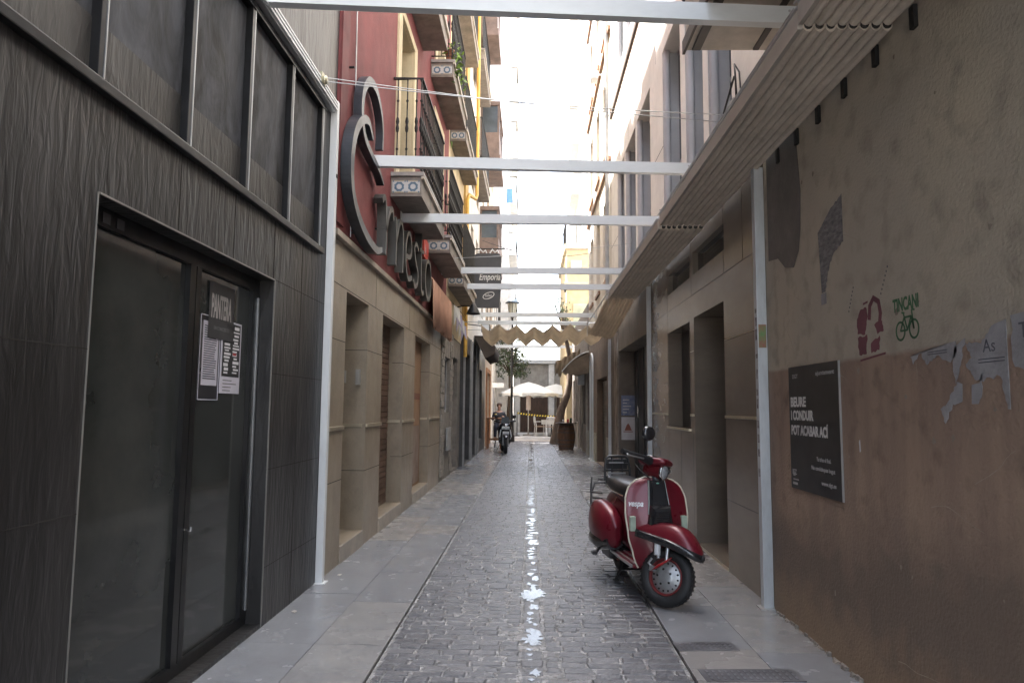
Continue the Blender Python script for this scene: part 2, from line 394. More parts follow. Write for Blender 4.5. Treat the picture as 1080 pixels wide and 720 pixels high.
# slab joints of the cladding, thin dark grooves set proud by 1 mm with rounded arris
jn = MB()
for z in (.37,.99,1.61):
    for a, b in ((.4,2.62),(4.5,5.78)): jn.box(X-.001, X+.0012, a, b, z-.002, z+.002)
jn.box(X-.001, X+.0012, 4.5, 5.78, 2.228, 2.232)
for y in (.4,1.0,1.62,5.04): jn.box(X-.001, X+.0012, y-.0018, y+.0018, 0 if y > 4.5 or .4 < y < 2.62 else 2.22, 2.64)
for y in (3.24,3.86,4.48): jn.box(X-.001, X+.0012, y-.0018, y+.0018, 2.222, 2.64)
jn.build('cladding_joint', joint, t)
tr = MB()
tr.box(X-.002, X+.004, 2.6145, 2.6195, .0, 2.228); tr.box(X-.002, X+.006, 4.5, 4.508, 0, 2.228); tr.box(X-.002, X+.006, 2.623, 4.499, 2.221, 2.229)
tr.build('doorway_edge_trim', mat('dull_trim', (.28,.27,.25), .4, .5), t)
MB().box(X-.15,X-.001,2.62,4.5,.0,.025).build('threshold', mat('doorstep_stone', (.20,.20,.21), .4, dirt=.4), t)
# glazed door: header, two leaves
d = MB(); xg = X-.145
d.box(xg, xg+.05, 2.62, 4.5, 2.14, 2.22); d.box(xg, xg+.05, 2.62, 4.5, .026, .09)
for a, b in ((2.62,2.66),(3.57,3.63),(3.64,3.69),(4.40,4.50)): d.box(xg+.001, xg+.052, a, b, .09, 2.14)
dd = d.build('glazed_door', black_metal, t)
MB().box(xg+.015,xg+.025,2.66,3.57,.09,2.14).build('pane', dark_glass, dd)
MB().box(xg+.017,xg+.027,3.69,4.40,.09,2.14).build('pane', dark_glass, dd)
MB().tube([(xg+.055,3.66,.75),(xg+.075,3.66,.75),(xg+.075,3.66,.77)], .008).build('lock', chrome, dd)
MB().box(xg+.052,xg+.06,4.47,4.488,.12,2.1).build('edge_strip', alu, dd)
for y in (2.80,2.90): MB().box(xg+.052,xg+.054,y,y+.055,2.155,2.20).build('sticker', mat('faded_sticker', (.09,.09,.095), .6), dd)
# back rooms of the other two doors
for a, b in ((-2.2,.2),):
    w2 = window(t, X-.11, a, b, .03, 2.22, -1, black_metal, dark_glass, 'glazed_door', .06, 1)
# upper window band: lower textured panels, upper dusty glass, mullions
b = MB(); b.box(X-.098,X-.032,-4.49,5.42,2.661,2.915); b.build('lower_panel', slate_hi, t)
gl = MB(); gl.box(X-.098,X-.036,-4.49,5.42,2.916,3.84); gl.build('clerestory_glass', dusty_glass, t)
MB().box(X-.012,X+.035,-4.5,5.46,2.612,2.658, bev=.006).build('window_sill', black_metal, t)
for i, y in enumerate([5.40-.705*k for k in range(14)]):
    MB().box(X-.036, X+.006, y-.022, y+.022, 2.66, 3.84, bev=.003).build('mullion', black_metal, t)
    MB().box(X+.0045, X+.009, y+.012, y+.02, 2.67, 3.83).build('mullion_edge', alu, t)
b = MB(); b.box(X-.06,X+.012,-4.49,5.42,3.80,3.845); b.build('window_head', black_metal, t)

# paper notices taped to the glass
def notice(loc, y0, y1, z0, z1, m, label, lines=None, cat='poster', name='poster', th=.0015):
    """sheet on the left door glass"""
    t = thing(name, loc, label, cat); x = loc[0]
    MB().box(x, x+th, y0, y1, z0, z1).build('sheet', m, t)
    if lines:
        l = MB(); lines(l, x+th+.0006); l.build('print', ink, t)
    return t
xq = X-.145+.027+.001
r = random.Random(4)
def ln1(l, x):
    z = 1.86-.02
    for i in range(27):
        l.box(x, x+.0004, 3.80, 3.80+r.uniform(.16,.175), z-.005, z); z -= .0128
notice((xq,3.87,1.4), 3.755, 3.995, 1.43, 1.90, mat('black_sleeve', (.035,.035,.04), .3), 'dark sleeve holding a typed lilac notice taped on the glass door')
for o in [o for o in bpy.data.objects if o.name == 'poster']:
    MB().box(xq+.0017,xq+.0027,3.785,3.975,1.51,1.87).build('typed_page', lilac, o)
    l = MB(); z = 1.845
    for i in range(24): l.box(xq+.0029, xq+.0033, 3.80, 3.80+r.uniform(.13,.16), z-.0055, z); z -= .0128
    l.build('typing', ink, o)
    e = MB()
    for a, b_, c, d_ in ((3.753,3.757,1.43,1.90),(3.993,3.997,1.43,1.90),(3.757,3.993,1.428,1.433),(3.757,3.993,1.898,1.903)): e.box(xq+.0005,xq+.004,a,b_,c,d_)
    e.build('sleeve_edge', lilac, o)
t = thing('band_poster', (xq,3.98,1.95), 'dark concert poster headed PANTERA above the two notices on the door', 'poster')
MB().box(xq+.006,xq+.0075,3.83,4.16,1.78,2.10).build('sheet', mat('charcoal_sheet', (.045,.045,.048), .5), t)
l = MB(); put_text(l, 'PANTERA', .19, (xq+.0082,3.86,1.90), *LW, w=.26, bold=.004, ext=.0004); l.build('heading', mat('grey_ink', (.36,.34,.33), .7), t)
l = MB(); put_text(l, 'EN CONCIERTO', .03, (xq+.0082,3.90,1.83), *LW, w=.2, ext=.0004); l.build('subtitle', mat('dim_ink', (.14,.14,.14), .7), t)
t = thing('programme_poster', (xq,4.1,1.6), 'programme poster in black and white columns right of the typed notice', 'poster')
MB().box(xq+.003,xq+.0045,4.01,4.285,1.47,1.90).build('sheet', lilac, t)
MB().box(xq+.0047,xq+.0055,4.03,4.27,1.57,1.89).build('dark_print', ink, t)
l = MB()
for c0 in (4.045,4.165):
    z = 1.875
    while z > 1.59:
        h = r.uniform(.008,.02); l.box(xq+.0057,xq+.0062,c0+r.uniform(0,.02),c0+r.uniform(.06,.095),z-h,z); z -= h+r.uniform(.006,.012)
l.build('white_print', paper, t)
MB().box(xq+.0057,xq+.0063,4.17,4.22,1.70,1.715).build('red_print', mat('red_ink', (.35,.03,.03), .7), t)
l = MB()
for z in (1.55,1.53,1.51,1.49): l.box(xq+.0047,xq+.0052,4.05,4.05+r.uniform(.1,.2),z-.006,z)
l.build('small_print', mat('dim_ink'  , (.14,.14,.14), .7), t)

# awning rail on the left wall and its post
t = thing('awning_rail', (X,3,3.88), 'grey steel awning rail with twin grooves along the black building', 'awning rail')
s = MB(); s.box(X+.001,X+.05,-2,5.60,3.85,3.955, bev=.004); s.build('channel', alu, t)
s = MB()
for z in (3.872,3.905,3.935): s.box(X+.051,X+.064,-2,5.60,z-.007,z+.007)
s.build('groove_lip', white_paint, t)
s = MB(); s.lathe([(.0,0),(.032,0),(.036,.012),(.03,.03),(0,.032)], (X+.065,5.18,3.93), 16, 'x'); s.box(X+.051,X+.07,5.13,5.23,3.90,3.98); s.build('pulley', mat('yellowed_steel', (.45,.42,.3), .4, .6), t)
t = thing('steel_post', (X+.04,5.64,0), 'pale square steel post at the corner between black shop and red building', 'post')
MB().box(X+.002,X+.06,5.61,5.67,.012,3.96, bev=.005).build('tube', white_paint, t)
MB().box(X+.001,X+.085,5.585,5.695,0,.012).build('foot_plate', white_paint, t)
MB().box(X+.061,X+.066,5.625,5.655,3.30,3.33).build('bolt_plate', iron, t)
# ------------------------------------------------------------------ LEFT 2: red building on a sandstone ground floor
t = thing('red_building', (X,9,0), 'red rendered building over sandstone shopfront with tiled balconies', 'building')
ops_g = [(6.30,7.16,.16,2.45,.42),(7.88,9.22,.16,2.45,.22),(10.12,11.63,.16,2.45,.18)]
w = MB(); facade(w, X, 5.785, 13.0, 0, 2.86, ops_g, .4, -1); shell(w, X, -8, 5.785, 13.0, 0, 2.86)
w.build('stone_ground_floor', stone, t)
wins = []
for k in range(4):
    zb = 4.18+2.95*k
    for a, b in ((8.42,9.36),(11.6,12.5)): wins.append((a,b,zb,zb+2.2))
w = MB(); facade(w, X+.012, 5.79, 13.6, 2.92, 13.0, wins, .30, -1); shell(w, X+.012, -8, 5.79, 13.6, 2.92, 13.0)
w.build('red_wall', red_wall, t)
# darker red strip and stone pieces
MB().box(X+.013,X+.03,5.80,6.02,2.98,13).build('dark_red_strip', mat('dark_red_render', (.15,.03,.03), .7, dirt=.3), t)
MB().box(X-.3,X+.045,5.79,13.6,2.86,2.915, bev=.006).build('cornice', mat('pale_cornice', (.36,.31,.25), .5, dirt=.4), t)
jn = MB()
for z in (.75,1.98,2.47):
    xs = [(5.79,6.30),(7.16,7.88),(9.22,10.12),(11.63,13.0)] if z < 2.45 else [(5.79,13.0)]
    for a, b in xs: jn.box(X-.002,X+.0015,a,b,z-.003,z+.003)
for y in (7.5,9.6,11.9): jn.box(X-.002,X+.0015,y-.002,y+.002,2.473,2.86)
for y in (7.16,9.22,11.63):
    for z in (.75,1.98): jn.box(X-(.41 if y < 8 else .15),X-.001,y-.0015,y+.001,z-.003,z+.003)
jn.build('stone_joint', joint, t)
bars = [(5.79,6.29),(7.165,7.88),(9.225,10.12),(11.635,12.9)]
for a, b in bars: MB().box(X+.001,X+.018,a,b,1.19,1.225,bev=.004).build('metal_band', brass, t)
for i, (a, b, z0, z1, dp) in enumerate(ops_g):
    MB().box(X-dp,X+.01,a+.001,b-.001,.0,.158,bev=.004).build('step', mat('pale_step', (.36,.32,.27), .5, dirt=.4), t)
    MB().box(X-dp+.01,X-.03,b-.012,b-.002,1.19,1.225).build('metal_band', brass, t)
# what closes the three openings
MB().box(X-.42,X-.36,6.30,7.16,.16,2.45).build('door', dark_door, t)
sh = MB(); z = .16
while z < 2.44:
    sh.box(X-.24,X-.19,7.88,9.22,z,z+.065,bev=.012); z += .069
sh.build('roller_shutter', mat('rust_brown_shutter', (.13,.075,.05), .5, .1, var=.2), t)
d = MB(); d.box(X-.18,X-.15,10.12,11.63,.16,2.45); dr = d.build('door', mat('peach_panel', (.34,.215,.13), .6, col2=(.27,.16,.10), vscale=2), t)
MB().box(X-.149,X-.14,10.25,11.5,.2,1.1).build('lower_panel', mat('marbled_panel', (.30,.24,.2), .4, col2=(.2,.13,.1), vscale=3), dr)
MB().box(X-.149,X-.138,10.25,11.5,1.52,1.62).build('rail', mat('red_brown_rail', (.17,.06,.04), .5), dr)
MB().box(X-.1,X-.06,7.10,7.158,1.62,1.78).build('house_number_plate', mat('dull_plate', (.3,.29,.27), .5), t)
MB().box(X-.29,X-.21,7.148,7.158,1.64,1.77,bev=.004).build('switch_box', mat('grey_box', (.34,.33,.31), .5), t)
# surrounds and shutters of the balcony doors
for (a, b, z0, z1) in wins:
    f = MB()
    f.box(X-.02,X+.04,a-.20,a-.001,z0,z1+.12,bev=.004); f.box(X-.02,X+.04,b+.001,b+.20,z0,z1+.12,bev=.004); f.box(X-.02,X+.041,a-.001,b+.001,z1+.001,z1+.12,bev=.004)
    f.build('window_surround', cream_paint, t)
    f = MB(); f.box(X-.285,X+.01,b-.012,b-.002,z0,z1); f.box(X-.285,X+.01,a+.002,a+.012,z0,z1); f.box(X-.285,X+.01,a+.012,b-.012,z1-.012,z1-.002)
    f.build('reveal_lining', cream_paint, t)
    dw = MB(); mid = (a+b)/2
    for c, e in ((a+.012,mid-.004),(mid+.004,b-.012)):
        dw.box(X-.27,X-.23,c,c+.06,z0,z1-.02); dw.box(X-.27,X-.23,e-.06,e,z0,z1-.02); dw.box(X-.27,X-.23,c+.06,e-.06,z0,z0+.5); dw.box(X-.27,X-.23,c+.06,e-.06,z1-.09,z1-.02)
    o = dw.build('balcony_door', mat('brown_frame', (.10,.05,.03), .5), t)
    MB().box(X-.26,X-.25,a+.02,b-.02,z0+.02,z1-.03).build('pane', white_glass, o)
MB().tube([(X+.03,6.25,2.95),(X+.03,6.28,4.2),(X+.032,6.22,5.6),(X+.03,6.25,8)], .006, 6).build('cable', wire, t)

def balcony(parent, x, y0, y1, z, proj=.37, name='balcony', tiles=True, rail=1.12, side=1, sm=soffit, dense=True):
    """slab top at z; hangs on the left wall (side=+1 projects to +x)"""
    s = side; xo = x+s*proj; X0, X1 = min(x,xo), max(x,xo)
    b = MB(); b.box(X0,X1,y0,y1,z-.29,z-.052); o = b.build(name, sm, parent)
    MB().box(X0-.0,X1+.03 if s>0 else X1,y0-.03,y1+.03,z-.05,z, bev=.008).build('slab_edge', mat('slab_edge_grey', (.30,.28,.26), .6, dirt=.4), o)
    MB().box(xo-.004 if s>0 else xo-.03, xo+.03 if s>0 else xo+.004, y0-.03,y1+.03,z-.085,z-.054, bev=.004).build('edge_moulding', mat('pale_moulding', (.5,.44,.36), .6, dirt=.3), o)
    if tiles:
        tl = MB(); cs = MB(); w_ = proj-.05
        tl.box(X0+.02,X1-.02,y0-.007,y0-.001,z-.25,z-.1)
        for i in range(2):
            cx = X0+.02+(X1-X0-.04)*(i+.5)/2; cz = z-.175
            for rr, m_ in ((.055,0),(.03,1)):
                k = 16; cs.cur = m_
                cs.add([(cx+rr*cos(2*pi*j/k)*(1.15 if j%2 else 1),y0-.009-.001*m_,cz+rr*sin(2*pi*j/k)*(1.15 if j%2 else 1)) for j in range(k)], [tuple(range(k))])
            cs.cur = 0
            for dx, dz in ((-1,-1),(1,-1),(1,1),(-1,1)):
                px, pz = cx+dx*.07, cz+dz*.065; cs.add([(px-.012,y0-.0095,pz),(px,y0-.0095,pz-.012),(px+.012,y0-.0095,pz),(px,y0-.0095,pz+.012)], [(0,1,2,3)])
            cs.cur = 2; cs.box(cx-.088,cx+.088,y0-.0085,y0-.0075,z-.112,z-.104); cs.box(cx-.088,cx+.088,y0-.0085,y0-.0075,z-.247,z-.239)
        a = tl.build('tile_panel', tile_w, o); cs.build('tile_pattern', [tile_b, tile_w, tile_y], a) if False else cs.build('tile_pattern', [tile_b, tile_w, tile_y], o)
    r_ = MB(); xr = xo-s*.03
    r_.tube([(x,y0+.03,z+rail),(xr,y0+.03,z+rail),(xr,y1-.03,z+rail),(x,y1-.03,z+rail)], 0, sq=(.045,.02,(0,0,1)))
    r_.tube([(x,y0+.03,z+.08),(xr,y0+.03,z+.08),(xr,y1-.03,z+.08),(x,y1-.03,z+.08)], 0, sq=(.03,.012,(0,0,1)))
    r_.tube([(x,y0+.03,z+.2),(xr,y0+.03,z+.2),(xr,y1-.03,z+.2),(x,y1-.03,z+.2)], 0, sq=(.02,.008,(0,0,1)))
    pts = [(x+s*(proj-.03)*(i+.5)/3, y0+.03) for i in range(3)]+[(xr, y0+.03+(y1-y0-.06)*i/int((y1-y0)/.115)) for i in range(int((y1-y0)/.115)+1)]
    pts += [(x+s*(proj-.03)*(i+.5)/3, y1-.03) for i in range(3)]
    for px, py in pts:
        if dense: r_.lathe([(.008,.08),(.008,.28),(.018,.30),(.008,.32),(.008,.5),(.017,.52),(.022,.56),(.014,.60),(.022,.64),(.017,.68),(.008,.70),(.008,.88),(.018,.90),(.008,.92),(.008,rail)], (px,py,z), 6)
        else: r_.tube([(px,py,z+.08),(px,py,z+rail)], .008, 5)
    r_.build('railing', iron, o)
    return o
for k in range(3):
    z = 4.18+2.95*k
    balcony(t, X+.014, 8.05, 10.2, z, rail=1.18)
    balcony(t, X+.014, 11.0, 13.2, z-.02, rail=1.15)
# hanging plant on the upper far balcony
def foliage(mb, c, r, n, size, rnd, zs=1., drop=0):
    for i in range(n):
        d = Vector((rnd.gauss(0,1),rnd.gauss(0,1),rnd.gauss(0,1))).normalized()*r*rnd.random()**.4
        p = Vector(c)+Vector((d.x,d.y,d.z*zs-drop*rnd.random()))
        a = Vector((rnd.uniform(-1,1),rnd.uniform(-1,1),rnd.uniform(-1,1))).normalized(); b_ = a.cross(Vector((rnd.uniform(-1,1),rnd.uniform(-1,1),1))).normalized(); s_ = size*rnd.uniform(.6,1.3)
        mb.cur = rnd.choice((0,0,1)); mb.add([p-a*s_, p+b_*s_*.5, p+a*s_, p-b_*s_*.5], [(0,1,2,3)])
rnd = random.Random(8)
tp = thing('trailing_plant', (-1.38,11.3,7.15), 'green trailing plant spilling over the upper far balcony of the red building', 'plant')
f = MB(); foliage(f, (-1.34,11.15,7.35), .17, 90, .05, rnd, 1.2, .35); foliage(f, (-1.33,11.9,7.4), .15, 60, .05, rnd, 1.2, .4); f.build('leaves', [mat('lime_leaf',(.20,.32,.05),.6,var=.3), leaf], tp)
s = MB(); s.lathe([(.05,7.2),(.08,7.36),(.085,7.36),(.085,7.38)], (-1.41,11.2,0), 12); s.build('pot', mat('terracotta',(.35,.14,.08),.8), tp)

# big script sign: ribbon letters standing off the wall
t = thing('script_shop_sign', (X,8.5,3.0), 'large dark metal script sign with a tall curling capital on the red wall', 'shop sign')
def ribbon(pts, wd, x0, x1, n=8, widths=None):
    """smooth ribbon through (y,z) points, extruded in x"""
    P = [Vector((p[0],p[1])) for p in pts]; out = []; ws = []
    W = widths or [wd]*len(P)
    for i in range(len(P)-1):
        p0, p1, p2, p3 = P[max(i-1,0)], P[i], P[i+1], P[min(i+2,len(P)-1)]
        for k in range(n):
            u = k/n; out.append(.5*((2*p1)+(-p0+p2)*u+(2*p0-5*p1+4*p2-p3)*u*u+(-p0+3*p1-3*p2+p3)*u**3)); ws.append(W[i]*(1-u)+W[i+1]*u)
    out.append(P[-1]); ws.append(W[-1]); L_, R_ = [], []
    for i, p in enumerate(out):
        tt = (out[min(i+1,len(out)-1)]-out[max(i-1,0)]).normalized(); nn = Vector((-tt.y,tt.x)); L_.append(p+nn*ws[i]/2); R_.append(p-nn*ws[i]/2)
    mb = MB(); k = len(out)
    vs = [(x1,p.x,p.y) for p in L_]+[(x1,p.x,p.y) for p in R_]+[(x0,p.x,p.y) for p in L_]+[(x0,p.x,p.y) for p in R_]; fs = []
    for i in range(k-1): fs += [(i,i+1,k+i+1,k+i),(2*k+i,3*k+i,3*k+i+1,2*k+i+1),(i,2*k+i,2*k+i+1,i+1),(k+i,k+i+1,3*k+i+1,3*k+i)]
    fs += [(0,k,3*k,2*k),(k-1,3*k-1,4*k-1,2*k-1)]
    return mb.add(vs, fs)
xa, xb = X+.035, X+.115
ribbon([(7.12,4.10),(7.12,4.32),(7.00,4.50),(6.76,4.60),(6.48,4.55),(6.28,4.36),(6.24,4.12),(6.36,3.95),(6.66,3.88),(7.00,3.84),(7.22,3.76)], .1, xa, xb, widths=[.04,.055,.07,.085,.09,.09,.085,.08,.07,.055,.03]).build('capital_upper_loop', sign_metal, t)
ribbon([(6.62,4.02),(6.44,4.12),(6.20,4.04),(5.98,3.84),(5.88,3.58),(5.92,3.32),(6.12,3.14),(6.48,3.02),(6.90,2.98),(7.16,3.04)], .1, xa, xb+.015, widths=[.04,.07,.085,.10,.11,.10,.095,.09,.08,.05]).build('capital_lower_loop', sign_metal, t)
def LR(pts, w_=.062, ww=None): return ribbon(pts, w_, xa+.0, xb+.02, 6, ww).build('letter', mat('olive_sign_metal', (.07,.07,.064), .5, .4, var=.2), t)
z0 = 3.0
LR([(7.10,3.55),(7.22,3.62),(7.30,3.5),(7.32,3.2),(7.30,3.02)]); LR([(7.31,3.28),(7.45,3.5),(7.6,3.6),(7.7,3.5)])
LR([(7.85,3.58),(7.88,3.3),(7.87,3.02)]); LR([(7.88,3.3),(8.05,3.55),(8.2,3.6),(8.3,3.45),(8.3,3.02)])
LR([(8.5,3.28),(8.8,3.32),(8.9,3.45),(8.8,3.6),(8.62,3.58),(8.5,3.4),(8.52,3.15),(8.7,3.02),(8.95,3.08)])
LR([(9.45,3.55),(9.25,3.6),(9.12,3.5),(9.25,3.34),(9.42,3.24),(9.40,3.08),(9.2,3.01),(9.08,3.08)])
LR([(9.72,3.85),(9.7,3.5),(9.72,3.12),(9.85,3.02),(9.98,3.06)]); LR([(9.58,3.6),(9.75,3.61),(9.95,3.63)], .05)
LR([(10.45,3.6),(10.22,3.55),(10.1,3.32),(10.2,3.08),(10.42,3.02),(10.62,3.12),(10.68,3.35),(10.58,3.55),(10.42,3.6)])
s = MB()
for y, z in ((6.1,4.5),(6.3,3.0),(7.3,3.3),(8.3,3.3),(9.2,3.4),(10.1,3.3)): s.tube([(X+.013,y,z),(X+.06,y,z)], .012, 8)
s.build('fixing', iron, t)
# small red sign tucked beneath the balcony, scalloped salmon valance
t = thing('small_red_sign', (X,10.6,3.75), 'small square red sign behind the script letters', 'sign')
MB().box(X+.013,X+.06,10.35,10.85,3.68,3.98,bev=.004).build('panel', mat('bright_red_sign', (.55,.07,.05), .4), t)
l = MB(); put_text(l, 'h.', .2, (X+.0615,10.48,3.75), *LW, ext=.001); l.build('lettering', paper, t)
t = thing('scalloped_valance', (X,12.2,3), 'salmon fabric valance with scalloped hem at the far end of the red wall', 'awning')
s = MB(); n = 60; vs = []
for i in range(n+1):
    y = 10.95+2.5*i/n; xx = X+.12+.02*sin(i*1.3); hem = 2.72-.07*abs(sin(pi*i/6)); vs += [(X+.03,y,3.55),(xx,y,3.42),(xx+.02,y,hem)]
s.add(vs, [(3*i+j,3*i+3+j,3*i+4+j,3*i+1+j) for i in range(n) for j in range(2)], True); s.build('cloth', mat('salmon_canvas', (.48,.27,.19), .85, var=.1), t, solid=.006)

# ------------------------------------------------------------------ LEFT 3: ochre building over rough masonry
t = thing('ochre_building', (X,15.5,0), 'ochre and cream rendered house over rough masonry shop with iron balconies', 'building')
w = MB(); facade(w, X, 13.0, 16.6, 0, 2.9, [(13.55,14.5,1.3,2.4,.12),(14.95,16.0,.05,2.5,.2)], .2, -1); shell(w, X, -8, 13.0, 16.6, 0, 2.9)
w.build('masonry_ground_floor', mat('rough_masonry', (.26,.235,.21), .85, col2=(.16,.15,.135), vscale=3.5, bump=1., bscale=12, dirt=.4), t)
s = MB(); r = random.Random(2)
for k in range(22):
    z = .1+k*.13; y = 13.03
    while y < 13.52: 
        l_ = r.uniform(.15,.3); s.box(X+.001,X+r.uniform(.012,.035),y,min(y+l_,13.54),z,z+.12,bev=.01); y += l_+.01
    y = 14.53
    while y < 14.92:
        l_ = r.uniform(.15,.3); s.box(X+.001,X+r.uniform(.012,.035),y,min(y+l_,14.94),z,z+.12,bev=.01); y += l_+.01
s.build('rough_blocks', mat('rough_block', (.30,.27,.24), .85, col2=(.2,.185,.165), vscale=5, bump=.6, bscale=25), t)
window(t, X-.06, 13.55, 14.5, 1.3, 2.4, -1, mat('grey_frame', (.30,.30,.31), .5), dark_glass)
MB().box(X-.2,X-.16,14.95,16.0,.05,2.5).build('door', shutter, t)
s = MB(); s.box(X+.036,X+.07,13.7,14.3,.55,1.0,bev=.008); s.build('meter_box', mat('scuffed_panel', (.33,.33,.33), .5, dirt=.6), t)
wins = []
for k in range(4):
    zb = 4.1+3.0*k
    for a, b in ((13.95,14.7),(15.5,16.3)): wins.append((a,b,zb,zb+2.1))
w = MB(); facade(w, X+.01, 13.61, 17.4, 2.905, 13.6, wins, .2, -1); shell(w, X+.01, -8, 13.61, 17.4, 2.905, 13.6); w.build('upper_wall', cream_paint, t)
for (a, b, z0, z1) in wins:
    s = MB(); s.box(X+.011,X+.035,a-.14,a-.002,z0,z1+.14); s.box(X+.011,X+.035,b+.002,b+.14,z0,z1+.14); s.box(X+.011,X+.036,a-.002,b+.002,z1+.002,z1+.14); s.build('window_surround', ochre, t)
    MB().box(X-.16,X-.12,a,b,z0,z1).build('shutter', mat('green_brown_shutter', (.12,.11,.07), .6), t)
for k in range(3):
    balcony(t, X+.012, 13.75, 16.6, 4.1+3.0*k, proj=.33, rail=1.1, dense=False, tiles=(k<2))
MB().box(X+.011,X+.06,16.75,17.38,2.91,13.6).build('ochre_pilaster', ochre, t)
s = MB(); s.tube([(-1.58,16.6,2.6),(-1.58,16.6,6.45),(-1.55,16.7,6.6),(-1.42,17.1,6.62),(-1.40,17.2,6.75),(-1.40,17.2,13.4)], .045, 10)
for z in (3.6,5.2,8.3,10.6): s.lathe([(.052,z),(.052,z+.04)], (-1.58 if z<6.5 else -1.40, 16.6 if z<6.5 else 17.2, 0), 10)
tp = tag(s.build('downpipe', mat('ochre_pipe', (.62,.38,.08), .45, dirt=.2)), 'ochre yellow drainpipe with an elbow running up the left facades', 'drainpipe')
# pale climbing decoration strip (painted discs on the pilaster edge)
s = MB()
for k in range(9):
    z = 5.9+k*.42; s.lathe([(0,.0),(.06,.0),(.06,.012),(0,.014)], (X+.045,13.76,z), 10, 'x')
s.build('green_disc', mat('green_disc', (.16,.28,.07), .5), t)

# ------------------------------------------------------------------ LEFT 4: dark wooden shopfront, pale upper floors with brown oriels
X4 = -1.62
t = thing('grey_balcony_building', (X4,20,0), 'pale building with brown glazed oriels above a black wooden shopfront', 'building')
wins = []
for k in range(5):
    for a, b in ((18.2,19.0),(19.9,20.7),(22.3,23.1)): wins.append((a,b,4.3+3*k,6.3+3*k)) if k < 3 else None
w = MB(); facade(w, X4-.01, 17.41, 24.4, 3.21, 14.2, wins, .2, -1); shell(w, X4-.01, -8, 17.41, 24.4, 3.21, 14.2); w.build('upper_wall', pale_wall, t)
for (a, b, z0, z1) in wins:
    MB().box(X4-.17,X4-.12,a,b,z0,z1).build('shutter', mat('brown_shutter', (.16,.10,.07), .6), t)
w = MB(); facade(w, X4, 16.61, 24.4, 0, 3.2, [(16.9,18.4,.05,2.75,.35),(18.9,20.3,.05,2.75,.35),(21.3,22.9,.4,2.6,.3)], .3, -1); shell(w, X4, -8, 16.61, 24.4, 0, 3.2)
w.build('shopfront', mat('charcoal_woodwork', (.045,.043,.045), .4, var=.2, vscale=3), t)
for a, b in ((16.9,18.4),(18.9,20.3)):
    s = MB(); s.box(X4-.35,X4-.31,a,b,.05,2.75)
    for i in range(7): y = a+(b-a)*(i+.5)/7; s.box(X4-.30,X4-.28,y-.02,y+.02,.08,2.72)
    s.build('folding_gate', iron, t)
window(t, X4-.25, 21.3, 22.9, .4, 2.6, -1, mat('grey_blue_frame', (.16,.18,.20), .5), dark_glass, rail=.7)
for y in (16.64,18.45,18.85,20.35,21.2): MB().box(X4+.001,X4+.04,y,y+.07,.01,3.19,bev=.004).build('pilaster_strip', mat('weathered_strip', (.30,.30,.30), .5, dirt=.4), t)
for (y0, y1, z) in ((21.0,23.6,9.2),(21.2,23.4,5.9),(19.2,21.0,12.3)):
    o = MB().box(X4-.005,X4+.62,y0,y1,z-.18,z+.02,bev=.01).build('oriel', mat('brown_oriel', (.17,.12,.10), .6, var=.2), t)
    s = MB(); s.box(X4,X4+.58,y0+.03,y1-.03,z+.02,z+.75); s.box(X4,X4+.6,y0+.01,y1-.01,z+1.62,z+1.75)
    for y in (y0+.03,(y0+y1)/2-.03,y1-.09): s.box(X4+.52,X4+.58,y,y+.06,z+.75,z+1.62)
    s.box(X4+.001,X4+.05,y0+.03,y0+.08,z+.75,z+1.62)
    s.build('timber_frame', mat('brown_oriel',(.16,.085,.06)), o); MB().box(X4+.02,X4+.55,y0+.06,y1-.06,z+.76,z+1.61).build('glazing', white_glass, o)
for z in (7.9,10.9): balcony(t, X4-.009, 17.7, 20.7, z, proj=.32, tiles=False, dense=False)
s = MB(); s.tube([(-1.38,17.6,13.4),(-1.38,17.6,12.6),(-1.22,20,12.3)], .01, 6)
MB().box(X4,X4+.22,17.41,24.4,13.9,14.15).build('eaves_cornice', mat('grey_cornice',(.30,.28,.27),.7,dirt=.3), t)
# ------------------------------------------------------------------ LEFT 5: pale house with orange wooden doorway
t = thing('pale_corner_house', (X4,27,0), 'pale plaster corner house with an orange wooden doorway at the far left', 'building')
wins = [(a,a+.8,z,z+1.9) for z in (4.2,7.2,10.2) for a in (25.0,27.4)]
w = MB(); facade(w, X4-.03, 24.41, 29.2, 0, 14.6, wins+[(25.6,27.6,.02,2.7,.3)], .2, -1); shell(w, X4-.03, -8, 24.41, 29.2, 0, 14.6); w.build('wall', mat('warm_plaster', (.50,.40,.30), .8, dirt=.3), t)
for a, b, c, d_ in wins: window(t, X4-.1, a, b, c, d_, -1, white_paint, white_glass)
MB().box(X4-.33,X4-.28,25.6,27.6,.02,2.7).build('door', mat('orange_door', (.38,.15,.05), .5, var=.2), t)
s = MB(); s.box(X4-.029,X4+.01,25.45,25.6,.0,2.85); s.box(X4-.029,X4+.01,27.6,27.75,0,2.85); s.box(X4-.029,X4+.01,25.6,27.6,2.7,2.85); s.build('door_frame', mat('orange_door',(.38,.15,.05)), t)
for z in (4.2,7.2,10.2): balcony(t, X4-.029, 24.7, 26.2, z, proj=.5, tiles=False, dense=False)
